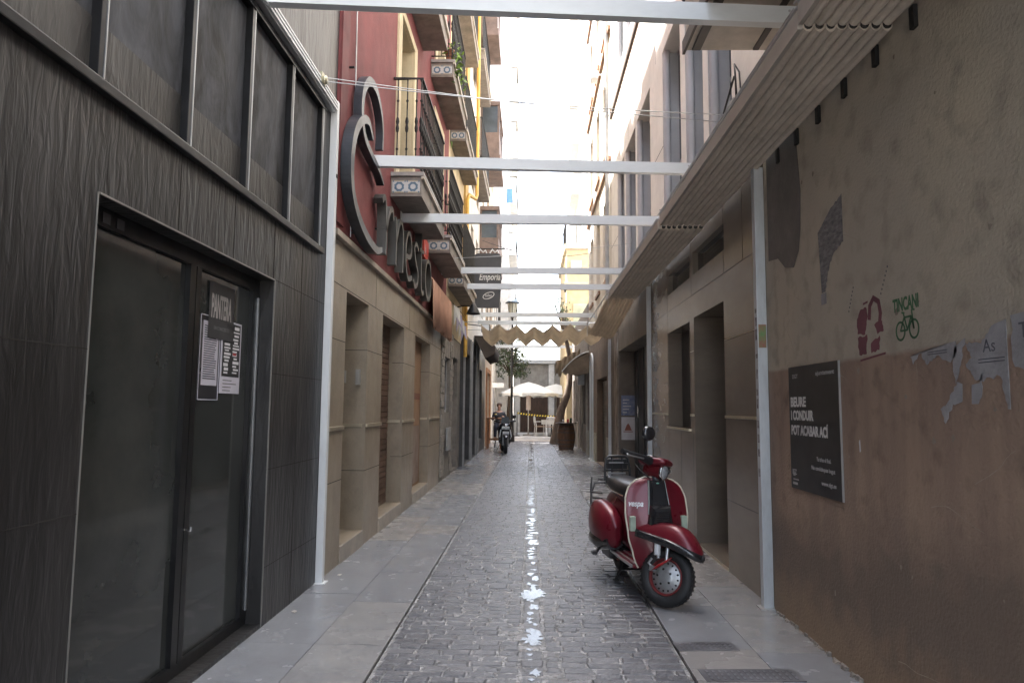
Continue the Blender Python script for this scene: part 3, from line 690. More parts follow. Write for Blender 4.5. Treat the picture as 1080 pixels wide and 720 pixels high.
# tall apartment block behind, left of the plaza
t = thing('tall_apartment_block', (-1.2,42,0), 'tall pale apartment block with stacked balconies rising left of the far sky gap', 'building')
wins = [(a,a+1.1,z,z+2.0) for z in [3.6+3.1*k for k in range(9)] for a in (37.5,41,44.5,48)]
w = MB(); facade(w, -1.25, 36, 52, 0, 32, wins, .25, -1); shell(w, -1.25, -9, 36, 52, 0, 32); w.build('wall', mat('white_render', (.82,.80,.77), .8, dirt=.1), t)
for a, b, c, d_ in wins: MB().box(-1.49,-1.44,a,b,c,d_).build('shutter', mat('tan_shutter', (.45,.38,.31), .7), t)
for k in range(8):
    z = 3.6+3.1*k; b = MB(); b.box(-1.25,-.85,37,43,z-.18,z); b.box(-.9,-.86,37,43,z,z+.14); o = b.build('balcony', mat('white_render',(.7,.66,.6)), t)
    s = MB(); s.tube([(-1.25,37.03,z+1.05),(-.88,37.03,z+1.05),(-.88,42.97,z+1.05)], .02, 5)
    for i in range(40): s.tube([(-.88,37.03+i*.152,z+.14),(-.88,37.03+i*.152,z+1.05)], .008, 4)
    s.build('railing', iron, o)
fw = MB()
for z in [3.6+3.1*k for k in range(9)]:
    for x in (-3.4,-5.4,-7.4): fw.box(x,x+.9,35.97,35.99,z,z+1.9)
fw.build('end_window', white_glass, t)
t = thing('laundry', (-1.0,37.0,9.9), 'blue and white laundry hanging from a balcony of the tall apartment block', 'laundry')
s = MB()
for i, (x, w_, h) in enumerate(((-2.1,.34,.7),(-1.7,.3,.55),(-1.34,.3,.75))):
    s.cur = i % 2; s.box(x,x+w_,35.90,35.92,12.9-h,12.9)
s.build('cloth', [mat('blue_cloth', (.12,.25,.5), .8), white_cloth], t)
s = MB(); s.tube([(-2.3,35.91,12.91),(-.9,35.91,12.91)], .008, 5); s.tube([(-2.25,35.91,12.91),(-2.25,36.0,12.9)], .008, 5); s.tube([(-.95,35.91,12.91),(-1.3,36.0,12.9)], .008, 5); s.build('line', wire, t)
# ------------------------------------------------------------------ RIGHT 1: office building (plaster wall, granite front, recessed shop)
XR = 1.72
t = thing('office_building', (XR,3,0), 'stone office building with stained plaster base and brown granite doorway on the right', 'building')
w = MB(); w.quad((XR,-4.5,0),(XR,5.10,0),(XR,5.10,3.36),(XR,-4.5,3.36)); w.quad((XR,5.10,0),(XR+.2,5.10,0),(XR+.2,5.10,3.36),(XR,5.10,3.36)); shell(w, XR, 9, -4.5, 5.10, 0, 3.36)
w.build('plaster_wall', plaster, t)
# irregular cement patch
def flake(name, m, pts, parent, x=XR-.003, th=.003):
    return MB().prism(pts, 'x', x-th, x).build(name, m, parent)
pa = [(5.02,3.3),(4.52,3.3),(4.44,3.1),(4.40,2.8),(4.42,2.55),(4.46,2.42),(4.55,2.33),(4.70,2.36),(4.83,2.45),(5.02,2.47)]
flake('cement_patch', mat('cement_patch', (.17,.155,.14), .7, var=.12, vscale=3, bump=.3, bscale=40, dirt=.3), pa, t)
op = [(6.25,7.41,.03,2.37,.55),(7.60,8.80,1.19,2.35,.22),(6.20,7.42,2.83,3.07,.1),(7.56,8.76,2.83,3.07,.1)]
w = MB(); facade(w, XR+.004, 5.16, 9.95, 0, 3.36, op, .3, 1); shell(w, XR+.004, 9, 5.16, 9.95, 0, 3.36); w.build('granite_front', granite, t)
jn = MB(); xj = XR+.004
for z in (.62,2.01): 
    for a, b in ((5.16,6.25),(8.80,9.95)): jn.box(xj-.0015,xj+.002,a,b,z-.003,z+.003)
jn.box(xj-.0015,xj+.002,5.16,9.95,2.615,2.621)
for a, b in ((7.41,7.60),): jn.box(xj-.0015,xj+.002,a,b,2.007,2.013)
for y in (5.66,6.23,7.5,8.82): jn.box(xj-.0015,xj+.002,y-.002,y+.002,2.622 if y != 8.82 else 0,3.36)
jn.box(xj-.0015,xj+.002,7.498,7.502,0,1.18); jn.box(xj-.0015,xj+.002,8.1,8.104,0,1.18)
jn.build('granite_joint', joint, t)
for a, b in ((5.17,6.24),(7.42,7.59),(8.83,9.94)): MB().box(xj-.014,xj-.001,a,b,1.325,1.35,bev=.004).build('metal_band', brass, t)
for a, b in ((5.17,6.24),(7.42,7.59)): MB().box(xj-.004,xj-.001,a,b,2.012,2.018).build('bright_joint', brass, t)
MB().box(xj-.03,xj+.2,7.59,8.81,1.165,1.189,bev=.004).build('window_sill', brass, t)
MB().box(xj+.17,xj+.2,7.60,8.80,1.19,2.35).build('window', dark_door, t)
MB().box(xj+.50,xj+.54,6.25,7.41,.03,2.37).build('door', brown_door, t)
MB().box(xj+.0,xj+.5,6.25,7.41,.0,.028).build('threshold', mat('pinkish_threshold', (.30,.23,.19), .4, dirt=.3), t)
MB().box(xj-.006,xj+.0,6.25,7.41,.0,.032).build('threshold_strip', brass, t)
MB().box(xj+.06,xj+.08,6.20,7.42,2.83,3.07).build('transom', dark_glass, t); MB().box(xj+.06,xj+.08,7.56,8.76,2.83,3.07).build('transom', dark_glass, t)
# recessed shop door
w = MB(); facade(w, XR+.002, 9.98, 13.80, 0, 3.36, [(10.10,13.72,.02,2.52,.33)], .33, 1); shell(w, XR+.002, 9, 9.98, 13.80, 0, 3.36)
w.build('shop_recess', mat('dark_brown_render', (.17,.145,.12), .6, var=.15, vscale=2, dirt=.3), t)
d = MB(); d.box(XR+.30,XR+.325,10.11,13.71,.02,2.51)
for y in (10.9,11.7,12.5,13.2): d.box(XR+.28,XR+.30,y,y+.05,.03,2.5)
o = d.build('shop_door', mat('charcoal_door', (.04,.038,.036), .35), t)
MB().tube([(XR+.24,12.9,1.25),(XR+.24,12.9,1.45)], .012, 8).build('handle', chrome, o)
pil = MB(); pil.box(XR-.02,XR+.35,13.805,14.35,0,3.36); pil.build('peeling_pillar', mat('peeling_paint', (.42,.38,.33), .8, col2=(.13,.10,.08), vscale=5, bump=.6, bscale=30, stretch=(1,1,.5)), t)
w = MB(); facade(w, XR+.003, 14.36, 15.1, 0, 3.36, [], .2, 1); w.build('end_wall', mat('brown_render', (.18,.15,.12), .7, dirt=.4), t)
# crumbling mortar along the wall foot, scratches in the plaster
s = MB(); r = random.Random(77); y = 1.0
while y < 5.0:
    l_ = r.uniform(.02,.09); w_ = r.uniform(.008,.035); h_ = r.uniform(.006,.028)
    P = [(XR-.0015,y),(XR-w_*r.uniform(.5,1),y+l_*.1),(XR-w_,y+l_*.5),(XR-w_*r.uniform(.3,.9),y+l_*.9),(XR-.0015,y+l_)]
    s.add([(a,b,.002) for a, b in P]+[(a+(XR-a)*.35,b,.004+h_) for a, b in P], [(0,1,6,5),(1,2,7,6),(2,3,8,7),(3,4,9,8),(5,6,7,8,9)]); y += l_+r.uniform(-.01,.05)
s.build('crumbling_mortar', mat('mortar', (.26,.23,.20), .9, var=.2, vscale=20, bump=.6, bscale=60), t)['kind'] = 'stuff'
s = MB()
for k in range(16):
    y, z = r.uniform(2.3,4.9), r.uniform(.25,2.9); a = r.uniform(-.5,.5)+(pi/2 if k % 3 == 0 else 0); P = [Vector((XR-.0014,y,z))]
    for q in range(7): a += r.uniform(-.25,.25); P.append(P[-1]+Vector((0,cos(a),sin(a)))*r.uniform(.02,.07))
    for p, q in zip(P, P[1:]):
        n_ = (q-p).cross(Vector((1,0,0))).normalized()*r.uniform(.0006,.0016); s.add([p-n_,q-n_,q+n_,p+n_], [(0,1,2,3)])
s.build('scratch', mat('pale_scratch', (.40,.35,.28), .8), t)
s = MB()
for k in range(26):
    y, z = r.uniform(2.2,4.95), r.uniform(.2,3.1); m_ = r.randint(6,9); q_ = r.uniform(.006,.022)
    s.add([(XR-.0013,y+q_*r.uniform(.5,1.1)*cos(2*pi*i/m_),z+q_*r.uniform(.5,1.3)*sin(2*pi*i/m_)) for i in range(m_)], [tuple(range(m_))])
s.build('chip', mat('plaster_chip', (.20,.165,.13), .9, col2=(.36,.31,.26), vscale=3), t)
# posters on the far reveal
tp = thing('event_poster', (1.9,13.7,1.4), 'blue printed poster, upper one of two in the dark shop recess', 'poster')
MB().box(1.76,2.02,13.695,13.70,1.27,1.66).build('sheet', mat('blue_poster', (.12,.16,.30), .6, col2=(.30,.33,.42), vscale=14), tp)
s = MB()
for k in range(5): s.box(1.79,1.79+.04*(k%3+2),13.690,13.6945,1.32+.06*k,1.34+.06*k)
s.build('print', paper, tp)
tp = thing('event_poster', (1.9,13.7,1.0), 'white poster with a small brown emblem, lower one in the dark shop recess', 'poster')
MB().box(1.76,2.02,13.695,13.70,.80,1.24).build('sheet', paper, tp)
s = MB(); s.prism([(1.82,.98),(1.96,.98),(1.94,1.03),(1.92,1.08),(1.89,1.12),(1.86,1.08),(1.84,1.03)], 'y', 13.690, 13.694); s.box(1.80,1.98,13.690,13.694,.95,.965); s.build('emblem', mat('brown_ink', (.30,.12,.09), .7), tp)
# upper facade with deep fins
ops = []; fins = [(8.0,9.1),(6.95,7.75),(6.3,6.75)]
base = [(8.0,9.1),(6.95,7.75),(5.95,6.75)]
rows = [(3.62,6.2),(8.3,10.9),(12.0,14.3)]
ycols = []
for k in range(-3, 2):
    if k == 1: cols = [(10.1,11.38),(11.55,12.78),(12.95,14.0)]
    else: cols = [(a+5.0*k,b+5.0*k) for a, b in base]
    ycols += [c for c in cols if c[0] > -4.4]
for (za, zb) in rows: ops += [(a,b,za,zb) for a, b in ycols]
XU = 1.75
w = MB(); facade(w, XU, -4.5, 15.08, 3.37, 15.2, ops, .27, 1); shell(w, XU, 9, -4.5, 15.08, 3.37, 15.2); w.build('upper_facade', stone_up, t)
for (a, b, za, zb) in ops:
    s = MB(); s.box(XU+.004,XU+.262,b-.015,b-.002,za+.002,zb-.002); s.box(XU+.004,XU+.262,a+.002,a+.015,za+.002,zb-.002)
    s.tube([(XU+.05,b-.05,za+.002),(XU+.05,b-.05,zb-.003)], .045, 12)
    s.build('grey_reveal', fin_shade, t)
    f = MB(); f.box(XU+.2,XU+.24,a+.016,b-.055,za+.002,za+.07); f.box(XU+.2,XU+.24,a+.016,b-.055,zb-.07,zb-.003); f.box(XU+.2,XU+.24,a+.016,a+.06,za+.07,zb-.07); f.box(XU+.2,XU+.24,a+.016,b-.055,za+1.0,za+1.05)
    o = f.build('window', mat('grey_frame',(.3,.3,.31)), t); MB().box(XU+.215,XU+.225,a+.016,b-.016,za+.01,zb-.01).build('pane', white_glass, o)
jn = MB()
for z in (4.9,6.75): jn.box(XU-.0015,XU+.002,-4.5,15.08,z-.004,z+.004) if z > 6.2 else [jn.box(XU-.0015,XU+.002,a,b,z-.004,z+.004) for a, b in ((9.1,10.1),(14.0,15.08),(4.1,5.95))]
for y in (9.6,14.5,4.9,12.4,7.3): jn.box(XU-.0015,XU+.002,y-.003,y+.003,6.3,7.8)
jn.build('stone_joint', joint, t)
MB().box(XU-.035,XU+.0,-4.5,15.08,7.82,7.93).build('string_course', mat('dark_bronze_course', (.10,.07,.055), .6), t)  # coloured dark to draw the shadow line of the course
MB().box(XU-.3,XU-.001,-4.5,15.08,15.0,15.25,bev=.01).build('eaves', stone_up, t)
# projecting box (bay) near the top of the frame
s = MB(); s.box(1.12,XU-.001,2.0,4.93,4.02,5.2,bev=.01); o = s.build('projecting_bay', mat('pale_bay', (.52,.47,.41), .6, dirt=.2), t)
s = MB(); s.box(1.16,1.22,2.02,4.90,4.005,4.019); s.box(1.60,1.64,2.02,4.90,4.005,4.019); s.build('soffit_batten', mat('dark_batten',(.06,.05,.045),.5), o)
MB().box(1.10,1.118,1.98,4.95,4.0,4.10).build('edge_angle', mat('dark_batten',(.06,.05,.045)), o)
# wall box with cables
tp = thing('junction_box', (1.70,5.7,3.75), 'small grey junction box with looped black cables on the right upper wall', 'junction box')
MB().box(1.66,1.745,5.62,5.74,3.72,3.98,bev=.006).build('box', mat('grey_box',(.34,.33,.31)), tp)
s = MB()
for k in range(3): s.tube([(1.70+.01*k,5.66+.02*k,3.98),(1.69,5.64,4.15+.03*k),(1.71,5.72,4.32),(1.73,5.66,4.22),(1.72,5.6,4.05)], .007, 6)
s.tube([(1.70,5.7,4.2),(1.72,6.4,3.9),(1.73,7.4,3.55),(1.73,8.6,3.42)], .009, 6); s.build('cable', cable, tp)
tp = thing('cable_coil', (1.3,5.2,4.9), 'coiled black cables hanging above the nearest beam at upper right', 'cable')
s = MB()
for k in range(5): s.tube([(1.20+.006*k+.10*cos(a*.5236),5.1+.01*k,4.62+.13*sin(a*.5236)+.006*k) for a in range(12)], .007, 6, closed=True)
s.tube([(1.28,5.1,4.70),(1.45,5.05,4.9),(1.74,5.0,5.0)], .009, 6); s.build('coil', cable, tp)

# posts along the right wall
def post(x, y, h, label, r=.035):
    t = thing('steel_post', (x,y,0), label, 'post')
    MB().box(x-r,x+r,y-r,y+r,.012,h,bev=.005).build('tube', mat('scratched_white_post', (.55,.58,.60), .45, .2, var=.05, vscale=7, dirt=.3, stretch=(1,1,.25)), t)
    MB().box(x-r-.025,x+r+.02,y-r-.03,y+r+.03,.004,.012).build('foot_plate', steel, t)
    return t
tp = post(1.683,5.135,3.2,'scuffed pale steel post between the plaster wall and the granite front')
s = MB(); r = random.Random(11)
for k in range(11):
    z = .9+k*.12+r.random()*.05; s.box(1.6465,1.6479,5.11,5.15,z,z+r.uniform(.03,.08)); 
s.build('sticker_remnant', mat('torn_sticker', (.10,.09,.09), .7, col2=(.4,.4,.42), vscale=20), tp)
MB().box(1.655,1.71,5.0975,5.0995,1.85,2.02).build('sticker', mat('green_sticker', (.14,.28,.10), .5, col2=(.35,.12,.1), vscale=15), tp)
post(1.68,9.97,3.15,'slim pale steel post between granite front and dark shop recess', .03)
post(1.67,14.9,3.0,'thin pale steel post beside the peeling pillar', .03)

# folded awning along the right wall
def bundle(y0, y1, z, idx, label):
    t = thing('folded_awning', (1.45,(y0+y1)/2,z), label, 'awning', 'folded awnings along the right wall')
    n = 8; x0, x1 = 1.275, 1.695; poly = [(x0,z+.085),(x0,z+.02)]
    for i in range(n):
        for k in range(1, 7):
            a = pi*k/6; poly.append((x0+(x1-x0)*(i+.5-.5*cos(a))/n, z+.02-.032*sin(a)))
    poly.append((x1,z+.085))
    ny = 2
    vs = []; rings = []
    rr_ = random.Random(idx+40); m_ = int((y1-y0)/.22)
    for q in range(m_+1): yy = y0+(y1-y0)*q/m_; jt = [rr_.uniform(-.0045,.0045) for _ in range(n)]; rings.append([(p[0],yy,p[1]+(jt[min(n-1,max(0,int((p[0]-x0)/(x1-x0)*n)))] if p[1] < z+.03 else 0)) for p in poly])
    MB().loft(rings, smooth=False).build('folded_canvas', canvas, t)
    e = MB()
    for i in range(n): e.lathe([(0,-.004),(.020,-.004),(.020,.0)], (x0+(x1-x0)*(i+.5)/n, y0, z+.018), 10, 'y')
    e.build('tube_end', mat('dark_hollow',(.02,.018,.016),.7), t)  # near-black discs carry the shade inside the tube ends as colour
    MB().box(1.25,1.274,y0-.004,y1,z-.005,z+.095,bev=.003).build('front_fascia', mat('pale_fascia', (.40,.36,.31), .5, .1, var=.06), t)
    s = MB(); s.tube([(1.255,y0,z+.108),(1.255,y1,z+.108)], .009, 6); s.tube([(1.235,y0,z+.10),(1.235,y1,z+.10)], .005, 6); s.build('guide_rail', alu, t)
    return t
bundle(-2,3.17,3.215,0,'nearest ribbed beige awning bundle above the plaster wall')
bundle(3.18,6.74,3.195,1,'ribbed beige awning bundle between its two rows of tube ends, over plaster wall and post')
tt = bundle(6.80,11.2,3.175,2,'ribbed beige awning bundle over the granite window, beyond the second seam')
tp = thing('awning_bracket', (XR,4,3.1), 'row of small dark brackets bolted beneath the awning on the plaster wall', 'bracket')
s = MB()
bpy.data.objects.remove(tp)
for k, y in enumerate((2.68,3.03,3.38,3.73,4.08,4.42,4.76)):
    s = MB(); s.box(XR-.022,XR-.001,y-.02,y+.02,3.11,3.215,bev=.004); o = s.build('awning_bracket', iron)
    tag(o, 'small dark iron bracket under the folded awning, one of a row along the plaster wall', 'bracket', 'brackets under the folded awning')
# sagging length of the same awning
t = thing('drooping_awning', (1.45,13.4,3.0), 'beige awning cloth sagging from the right wall beyond the folded bundles', 'awning')
s = MB(); nx, ny = 48, 24; vs = []
for j in range(ny+1):
    v = j/ny; y = 11.2+4.3*v
    for i in range(nx+1):
        u = i/nx; x = 1.25+.42*u-.04*sin(pi*v)
        z = 3.19-.30*sin(pi*v*.93)*(.45+.55*u)-.10*v+.028*cos(2*pi*u*8)+.02*sin(9*v+5*u)
        vs.append((x,y,z))
s.add(vs, [(j*(nx+1)+i,j*(nx+1)+i+1,(j+1)*(nx+1)+i+1,(j+1)*(nx+1)+i) for j in range(ny) for i in range(nx)], True); s.build('cloth', canvas_l, t, solid=.01)
s = MB(); s.tube([(1.24,11.2,3.28),(1.24,15.5,3.28)], .012, 6); s.tube([(1.24,15.45,3.28),(1.24,15.45,3.0)], .01, 6)
for y in (11.3,12.3,13.3,14.3,15.3): s.tube([(1.24,y,3.28),(1.25,y,3.05)], .004, 5)
for y in (11.25,15.4): s.tube([(1.24,y,3.28),(1.72,y,3.3)], .012, 6)
s.build('rail', alu, t)
s = MB()
for k in range(5): s.lathe([(0,0),(.03,0),(.03,.04),(0,.04)], (1.20,8.6+k*1.7,3.33), 10, 'x')
# pleated canvas across the street
def pleated(y0, y1, x0, x1, z, n, amp, label, m, sag=.12, name='pleated_awning'):
    t = thing(name, ((x0+x1)/2,(y0+y1)/2,z), label, 'awning')
    s = MB(); ny = 10; cols = n*8; vs = []; r = random.Random(n)
    ph = [r.uniform(.75,1.2) for _ in range(n+2)]
    for j in range(ny+1):
        v = j/ny
        for i in range(cols+1):
            u = i/cols; tri = abs(((u*n) % 1)-.5)*2; k = int(u*n)
            vs.append((x0+(x1-x0)*u, y0+(y1-y0)*v+.05*sin(7*u*n), z-.15*v+amp*(tri**1.15-.5)*ph[k]-sag*sin(pi*v)+.02*sin(11*u+6*v)))
    c1 = cols+1; s.add(vs, [(j*c1+i,j*c1+i+1,(j+1)*c1+i+1,(j+1)*c1+i) for j in range(ny) for i in range(cols)], True); s.build('cloth', m, t, solid=.008)
    s = MB(); s.tube([(-1.6,y0,z+.14),(1.69,y0,z+.14)], .01, 6); s.tube([(-1.6,y1,z+.14),(1.69,y1,z+.14)], .01, 6); s.build('support_wire', steel, t)
pleated(15.7,17.3,-1.15,1.68,3.19,7,.19,'brown pleated canvas with a zigzag edge stretched across the street', canvas_dk)
t = thing('bar_awning', (1.3,22,2.8), 'brown curved bar awning with a white front edge over the wine barrel side', 'awning')
s = MB(); vs = []; nn = 10
for i in range(nn+1):
    a = i/nn; x = 1.70-.80*a; z = 3.05-.15*a-.45*a*a
    vs += [(x,20.6,z),(x,23.6,z)]
s.add(vs, [(2*i,2*i+1,2*i+3,2*i+2) for i in range(nn)], True); s.build('cloth', mat('brown_awning', (.22,.17,.12), .85, dirt=.3, lucent=.25), t, solid=.012)
s = MB(); s.prism([(1.70,3.02),(1.70,2.45),(1.35,2.34),(.98,2.44),(.92,2.50),(1.2,2.8)], 'y', 20.56, 20.58); s.build('side_cheek', mat('brown_awning',(.15,.115,.08)), t)
s = MB(); s.tube([(1.70-.8*i/nn,20.55,3.07-.15*i/nn-.45*(i/nn)**2) for i in range(nn+1)], .014, 6); s.build('white_edge', white_cloth, t)
t = thing('rolled_tarpaulin', (.9,24.5,2.9), 'bunched fringed brown tarpaulin hanging beyond the bar awning', 'awning')
s = MB(); r = random.Random(3)
vs = []; m_ = 26
for i in range(m_+1):
    u = i/m_; x = .85+.85*u; top = 3.0+.45*u+.03*sin(20*u); bot = 2.55+.12*u+.08*sin(27*u)+r.uniform(-.04,.04)
    for k in range(5): vs.append((x, 24.4+.07*sin(31*u+k)+.05*(k%2), top+(bot-top)*k/4))
s.add(vs, [(i*5+k,i*5+k+1,(i+1)*5+k+1,(i+1)*5+k) for i in range(m_) for k in range(4)], True); s.build('cloth', mat('tan_canvas', (.36,.28,.19), .85, lucent=.4), t, solid=.012)

# ------------------------------------------------------------------ RIGHT 2: white plastered house
t = thing('white_plastered_house', (XR,18,0), 'white plastered house with brown window edges and dark ground floor on the right', 'building')
w = MB(); facade(w, XR+.02, 15.12, 21.2, 0, 3.3, [(16.1,18.5,.02,2.15,.2),(19.6,20.9,.9,2.4,.15)], .2, 1); shell(w, XR+.02, 9, 15.12, 21.2, 0, 3.3); w.build('ground_floor', mat('brown_ground_floor', (.16,.115,.085), .7, var=.12, dirt=.4), t)
s = MB(); z = .03
while z < 2.1: s.box(XR+.17,XR+.2,16.11,18.49,z,z+.075,bev=.012); z += .08
s.build('roller_shutter', shutter, t)
window(t, XR+.12, 19.6, 20.9, .9, 2.4, 1, mat('grey_frame',(.3,.3,.31)), dark_glass)
for a, b in ((15.15,16.05),(18.55,19.5),(20.95,21.2)): MB().box(XR-.01,XR+.019,a,b,.0,.75,bev=.006).build('stone_plinth', mat('worn_plinth', (.36,.33,.26), .7, dirt=.5), t)
wins = [(a,a+.9,z,z+1.9) for z in (4.4,7.4,10.4,13.4) for a in (15.9,17.7,19.6)]
w = MB(); facade(w, XU+.0, 15.1, 21.2, 3.31, 17, wins, .2, 1); shell(w, XU, 9, 15.1, 21.2, 3.31, 17); w.build('upper_wall', mat('white_plaster', (.66,.62,.55), .8, var=.06, dirt=.2), t)
for a, b, c, d_ in wins:
    MB().box(XU+.13,XU+.17,a,b,c,d_).build('shutter', mat('tan_shutter',(.35,.27,.2)), t)
    MB().box(XU-.05,XU-.001,a-.08,b+.08,c-.1,c-.02).build('sill', mat('brown_sill', (.30,.17,.10), .6), t)
for z in (6.9,9.95,12.9): MB().box(XU-.06,XU-.001,15.1,21.2,z,z+.1,bev=.01).build('string_course', mat('brown_sill',(.3,.17,.1)), t)
s = MB(); s.tube([(XU-.07,15.35,3.35),(XU-.07,15.35,16.9)], .045, 10)
for z in (5,8,11): s.lathe([(.055,z),(.055,z+.04)], (XU-.07,15.35,0), 10)
tag(s.build('downpipe', mat('grey_pipe', (.45,.45,.44), .5)), 'pale grey drainpipe between the stone facade and the white plastered house', 'drainpipe')
t = thing('security_camera', (XU-.3,15.6,9.0), 'small white security camera on an arm high on the right facade', 'camera')
s = MB(); s.tube([(XU,15.6,9.1),(XU-.3,15.55,9.1)], .02, 6); s.build('arm', steel, t); s = MB(); s.box(XU-.42,XU-.26,15.3,15.6,8.9,9.08,bev=.02); s.build('housing', steel, t)
t = thing('pipe_frame', (1.62,20,0), 'tall inverted U frame of thin white pipe standing by the right wall', 'pipe frame')
arc = [(1.66,18.9,.0),(1.66,18.9,2.6)]+[(1.66,19.25-.35*cos(a*pi/8),2.6+.3*sin(a*pi/8)) for a in range(1,8)]+[(1.66,19.6,2.6),(1.66,19.6,0)]
MB().tube(arc, .028, 8).build('pipe', white_paint, t)
MB().box(1.60,1.70,18.8,19.7,.004,.03,bev=.004).build('base_plate', steel, t)
# RIGHT 3: low bars
t = thing('low_bar_front', (XR,25,0), 'low dark bar front with pale framed windows and a white sign box at far right', 'building')
w = MB(); facade(w, XR, 21.22, 29.4, 0, 4.6, [(21.8,23.0,.9,2.5,.15),(23.6,24.5,.05,2.5,.2),(25.2,26.6,.9,2.5,.15),(27.4,28.6,.05,2.5,.2)], .15, 1); shell(w, XR, 8, 21.22, 29.4, 0, 4.6); w.build('wall', mat('grey_brown_wall', (.22,.19,.165), .7, dirt=.4), t)
for a, b, c in ((21.8,23.0,.9),(25.2,26.6,.9)): window(t, XR+.08, a, b, c, 2.5, 1, white_paint, dark_glass)
for a, b in ((23.6,24.5),(27.4,28.6)): MB().box(XR+.15,XR+.19,a,b,.05,2.5).build('door', wood_dk, t)
for y in (21.3,23.2,25.0,26.8): MB().box(XR-.05,XR-.001,y,y+.14,0,3.0,bev=.008).build('pilaster', mat('pale_pilaster', (.42,.38,.32), .7, dirt=.4), t)
MB().box(XR-.22,XR-.001,22.5,22.75,2.15,2.75,bev=.01).build('sign_box', white_paint, t)
# RIGHT 4: yellow building across the end, roof terrace
t = thing('yellow_end_building', (3,32,0), 'yellow rendered house with green shutters and roof terrace closing the right side of the street', 'building')
w = MB(); w.box(1.52,9,30.0,37,0,8.3); w.build('wall', mat('yellow_render', (.62,.50,.30), .8, var=.08, dirt=.15), t)
MB().box(1.42,9.1,29.9,37.1,8.32,8.55,bev=.02).build('cornice', mat('cream_cornice', (.62,.55,.40), .7), t)
MB().box(1.40,1.50,29.7,30.0,6.4,6.55).build('bracket', iron, t)
MB().box(1.42,9.05,29.92,29.99,6.55,6.85,bev=.01).build('string_course', mat('cream_cornice',(.62,.55,.4)), t)
MB().box(1.7,2.15,29.93,29.985,7.4,7.8).build('wall_plaque', white_paint, t)
s = MB(); s.box(1.80,2.5,29.93,29.99,2.9,5.9)
for k in range(46): s.box(1.83,2.47,29.91,29.928,2.93+.064*k,2.97+.064*k)
s.build('shutter', mat('pale_green_shutter', (.50,.53,.38), .6), t)
s = MB(); s.tube([(1.5,30,9.7),(4,30,9.7)], .025, 6); s.tube([(1.5,30,9.7),(1.5,33,9.7)], .025, 6)
for i in range(18): s.tube([(1.5+.15*i,30,8.55),(1.5+.15*i,30,9.7)], .01, 5); s.tube([(1.5,30+.17*i,8.55),(1.5,30+.17*i,9.7)], .01, 5)
s.build('terrace_railing', iron, t)
t = thing('cream_tower_block', (5,42,0), 'tall cream apartment block behind the yellow house at right', 'building')
MB().box(2.75,10,38,52,0,30).build('wall', mat('cream_render2', (.82,.79,.73), .8, var=.06), t)
for z in [8+3.1*k for k in range(7)]:
    for x in (3.2,5,6.8): MB().box(x,x+1.0,37.95,38.0,z,z+1.8).build('window', white_glass, t)
    MB().box(2.3,2.75,40,45,z-.3,z-.1).build('balcony', mat('cream_render2',(.66,.58,.42)), t)

# ------------------------------------------------------------------ beams across the street
bl = [(4.06,4.34,'nearest pale steel awning beam crossing the top of the picture'),
      (6.98,7.22,'second pale steel beam, fixed at the big curling letter of the sign'),
      (8.74,8.86,'third pale steel beam, just under the first tiled balcony'),
      (12.75,12.75,'fourth pale steel beam, over the hanging black sign'),
      (14.45,14.45,'fifth pale steel beam, close behind the fourth across the hanging black sign'),
      (18.9,18.9,'sixth pale steel beam, above the pleated canvas'),
      (20.7,20.7,'seventh pale steel beam, over the rear of the pleated canvas'),
      (25.2,25.2,'eighth pale steel beam, seen below the pleated canvas'),
      (28.8,28.8,'farthest pale steel beam at the end of the street')]
for i, (yl, yr, lab) in enumerate(bl):
    t = thing('awning_beam', (0,(yl+yr)/2,3.93), lab, 'beam', 'awning beams across the street')
    xl = -1.60 if yl > 16.6 else -1.685; xr = 1.715
    zb = 3.815 if i == 2 else 3.93; s = MB(); s.tube([(xl,yl,zb),(xr,yr,zb-.005)], 0, sq=(.065,.115,(0,0,1))); s.build('beam', white_beam, t)
    s = MB()
    for x, y in ((xl+.001,yl),(xr-.008,yr)): s.box(x,x+.012,y-.075,y+.075,zb-.072,zb+.072)
    s.build('end_plate', steel, t)
    s = MB()
    for x in (xl+.06, xr-.07): s.lathe([(0,-.04),(.009,-.04),(.009,-.033),(0,-.032)], (x,(yl if x<0 else yr),3.95), 8, 'y')
    s.build('bolt', steel, t)
# wires
def wire_(a, b, sag, label, r=.004, m=None):
    P = [Vector(a).lerp(Vector(b), i/14)-Vector((0,0,sag*sin(pi*i/14))) for i in range(15)]
    tag(MB().tube(P, r, 5).build('overhead_wire', m or wire), label, 'wire')
wire_((-1.62,5.18,3.95),(1.74,6.15,3.99),.03,'upper of two thin wires from the pulley across to the right facade')
wire_((-1.62,5.18,3.92),(1.74,5.75,3.88),.04,'lower of two thin wires from the pulley across to the right facade')
wire_((-1.68,11.6,3.9),(1.74,11.9,4.25),.05,'thin wire crossing in front of the hanging black sign')
wire_((-1.3,17.9,5.75),(1.74,20,5.9),.25,'sagging black cable between the far facades', .008, cable)
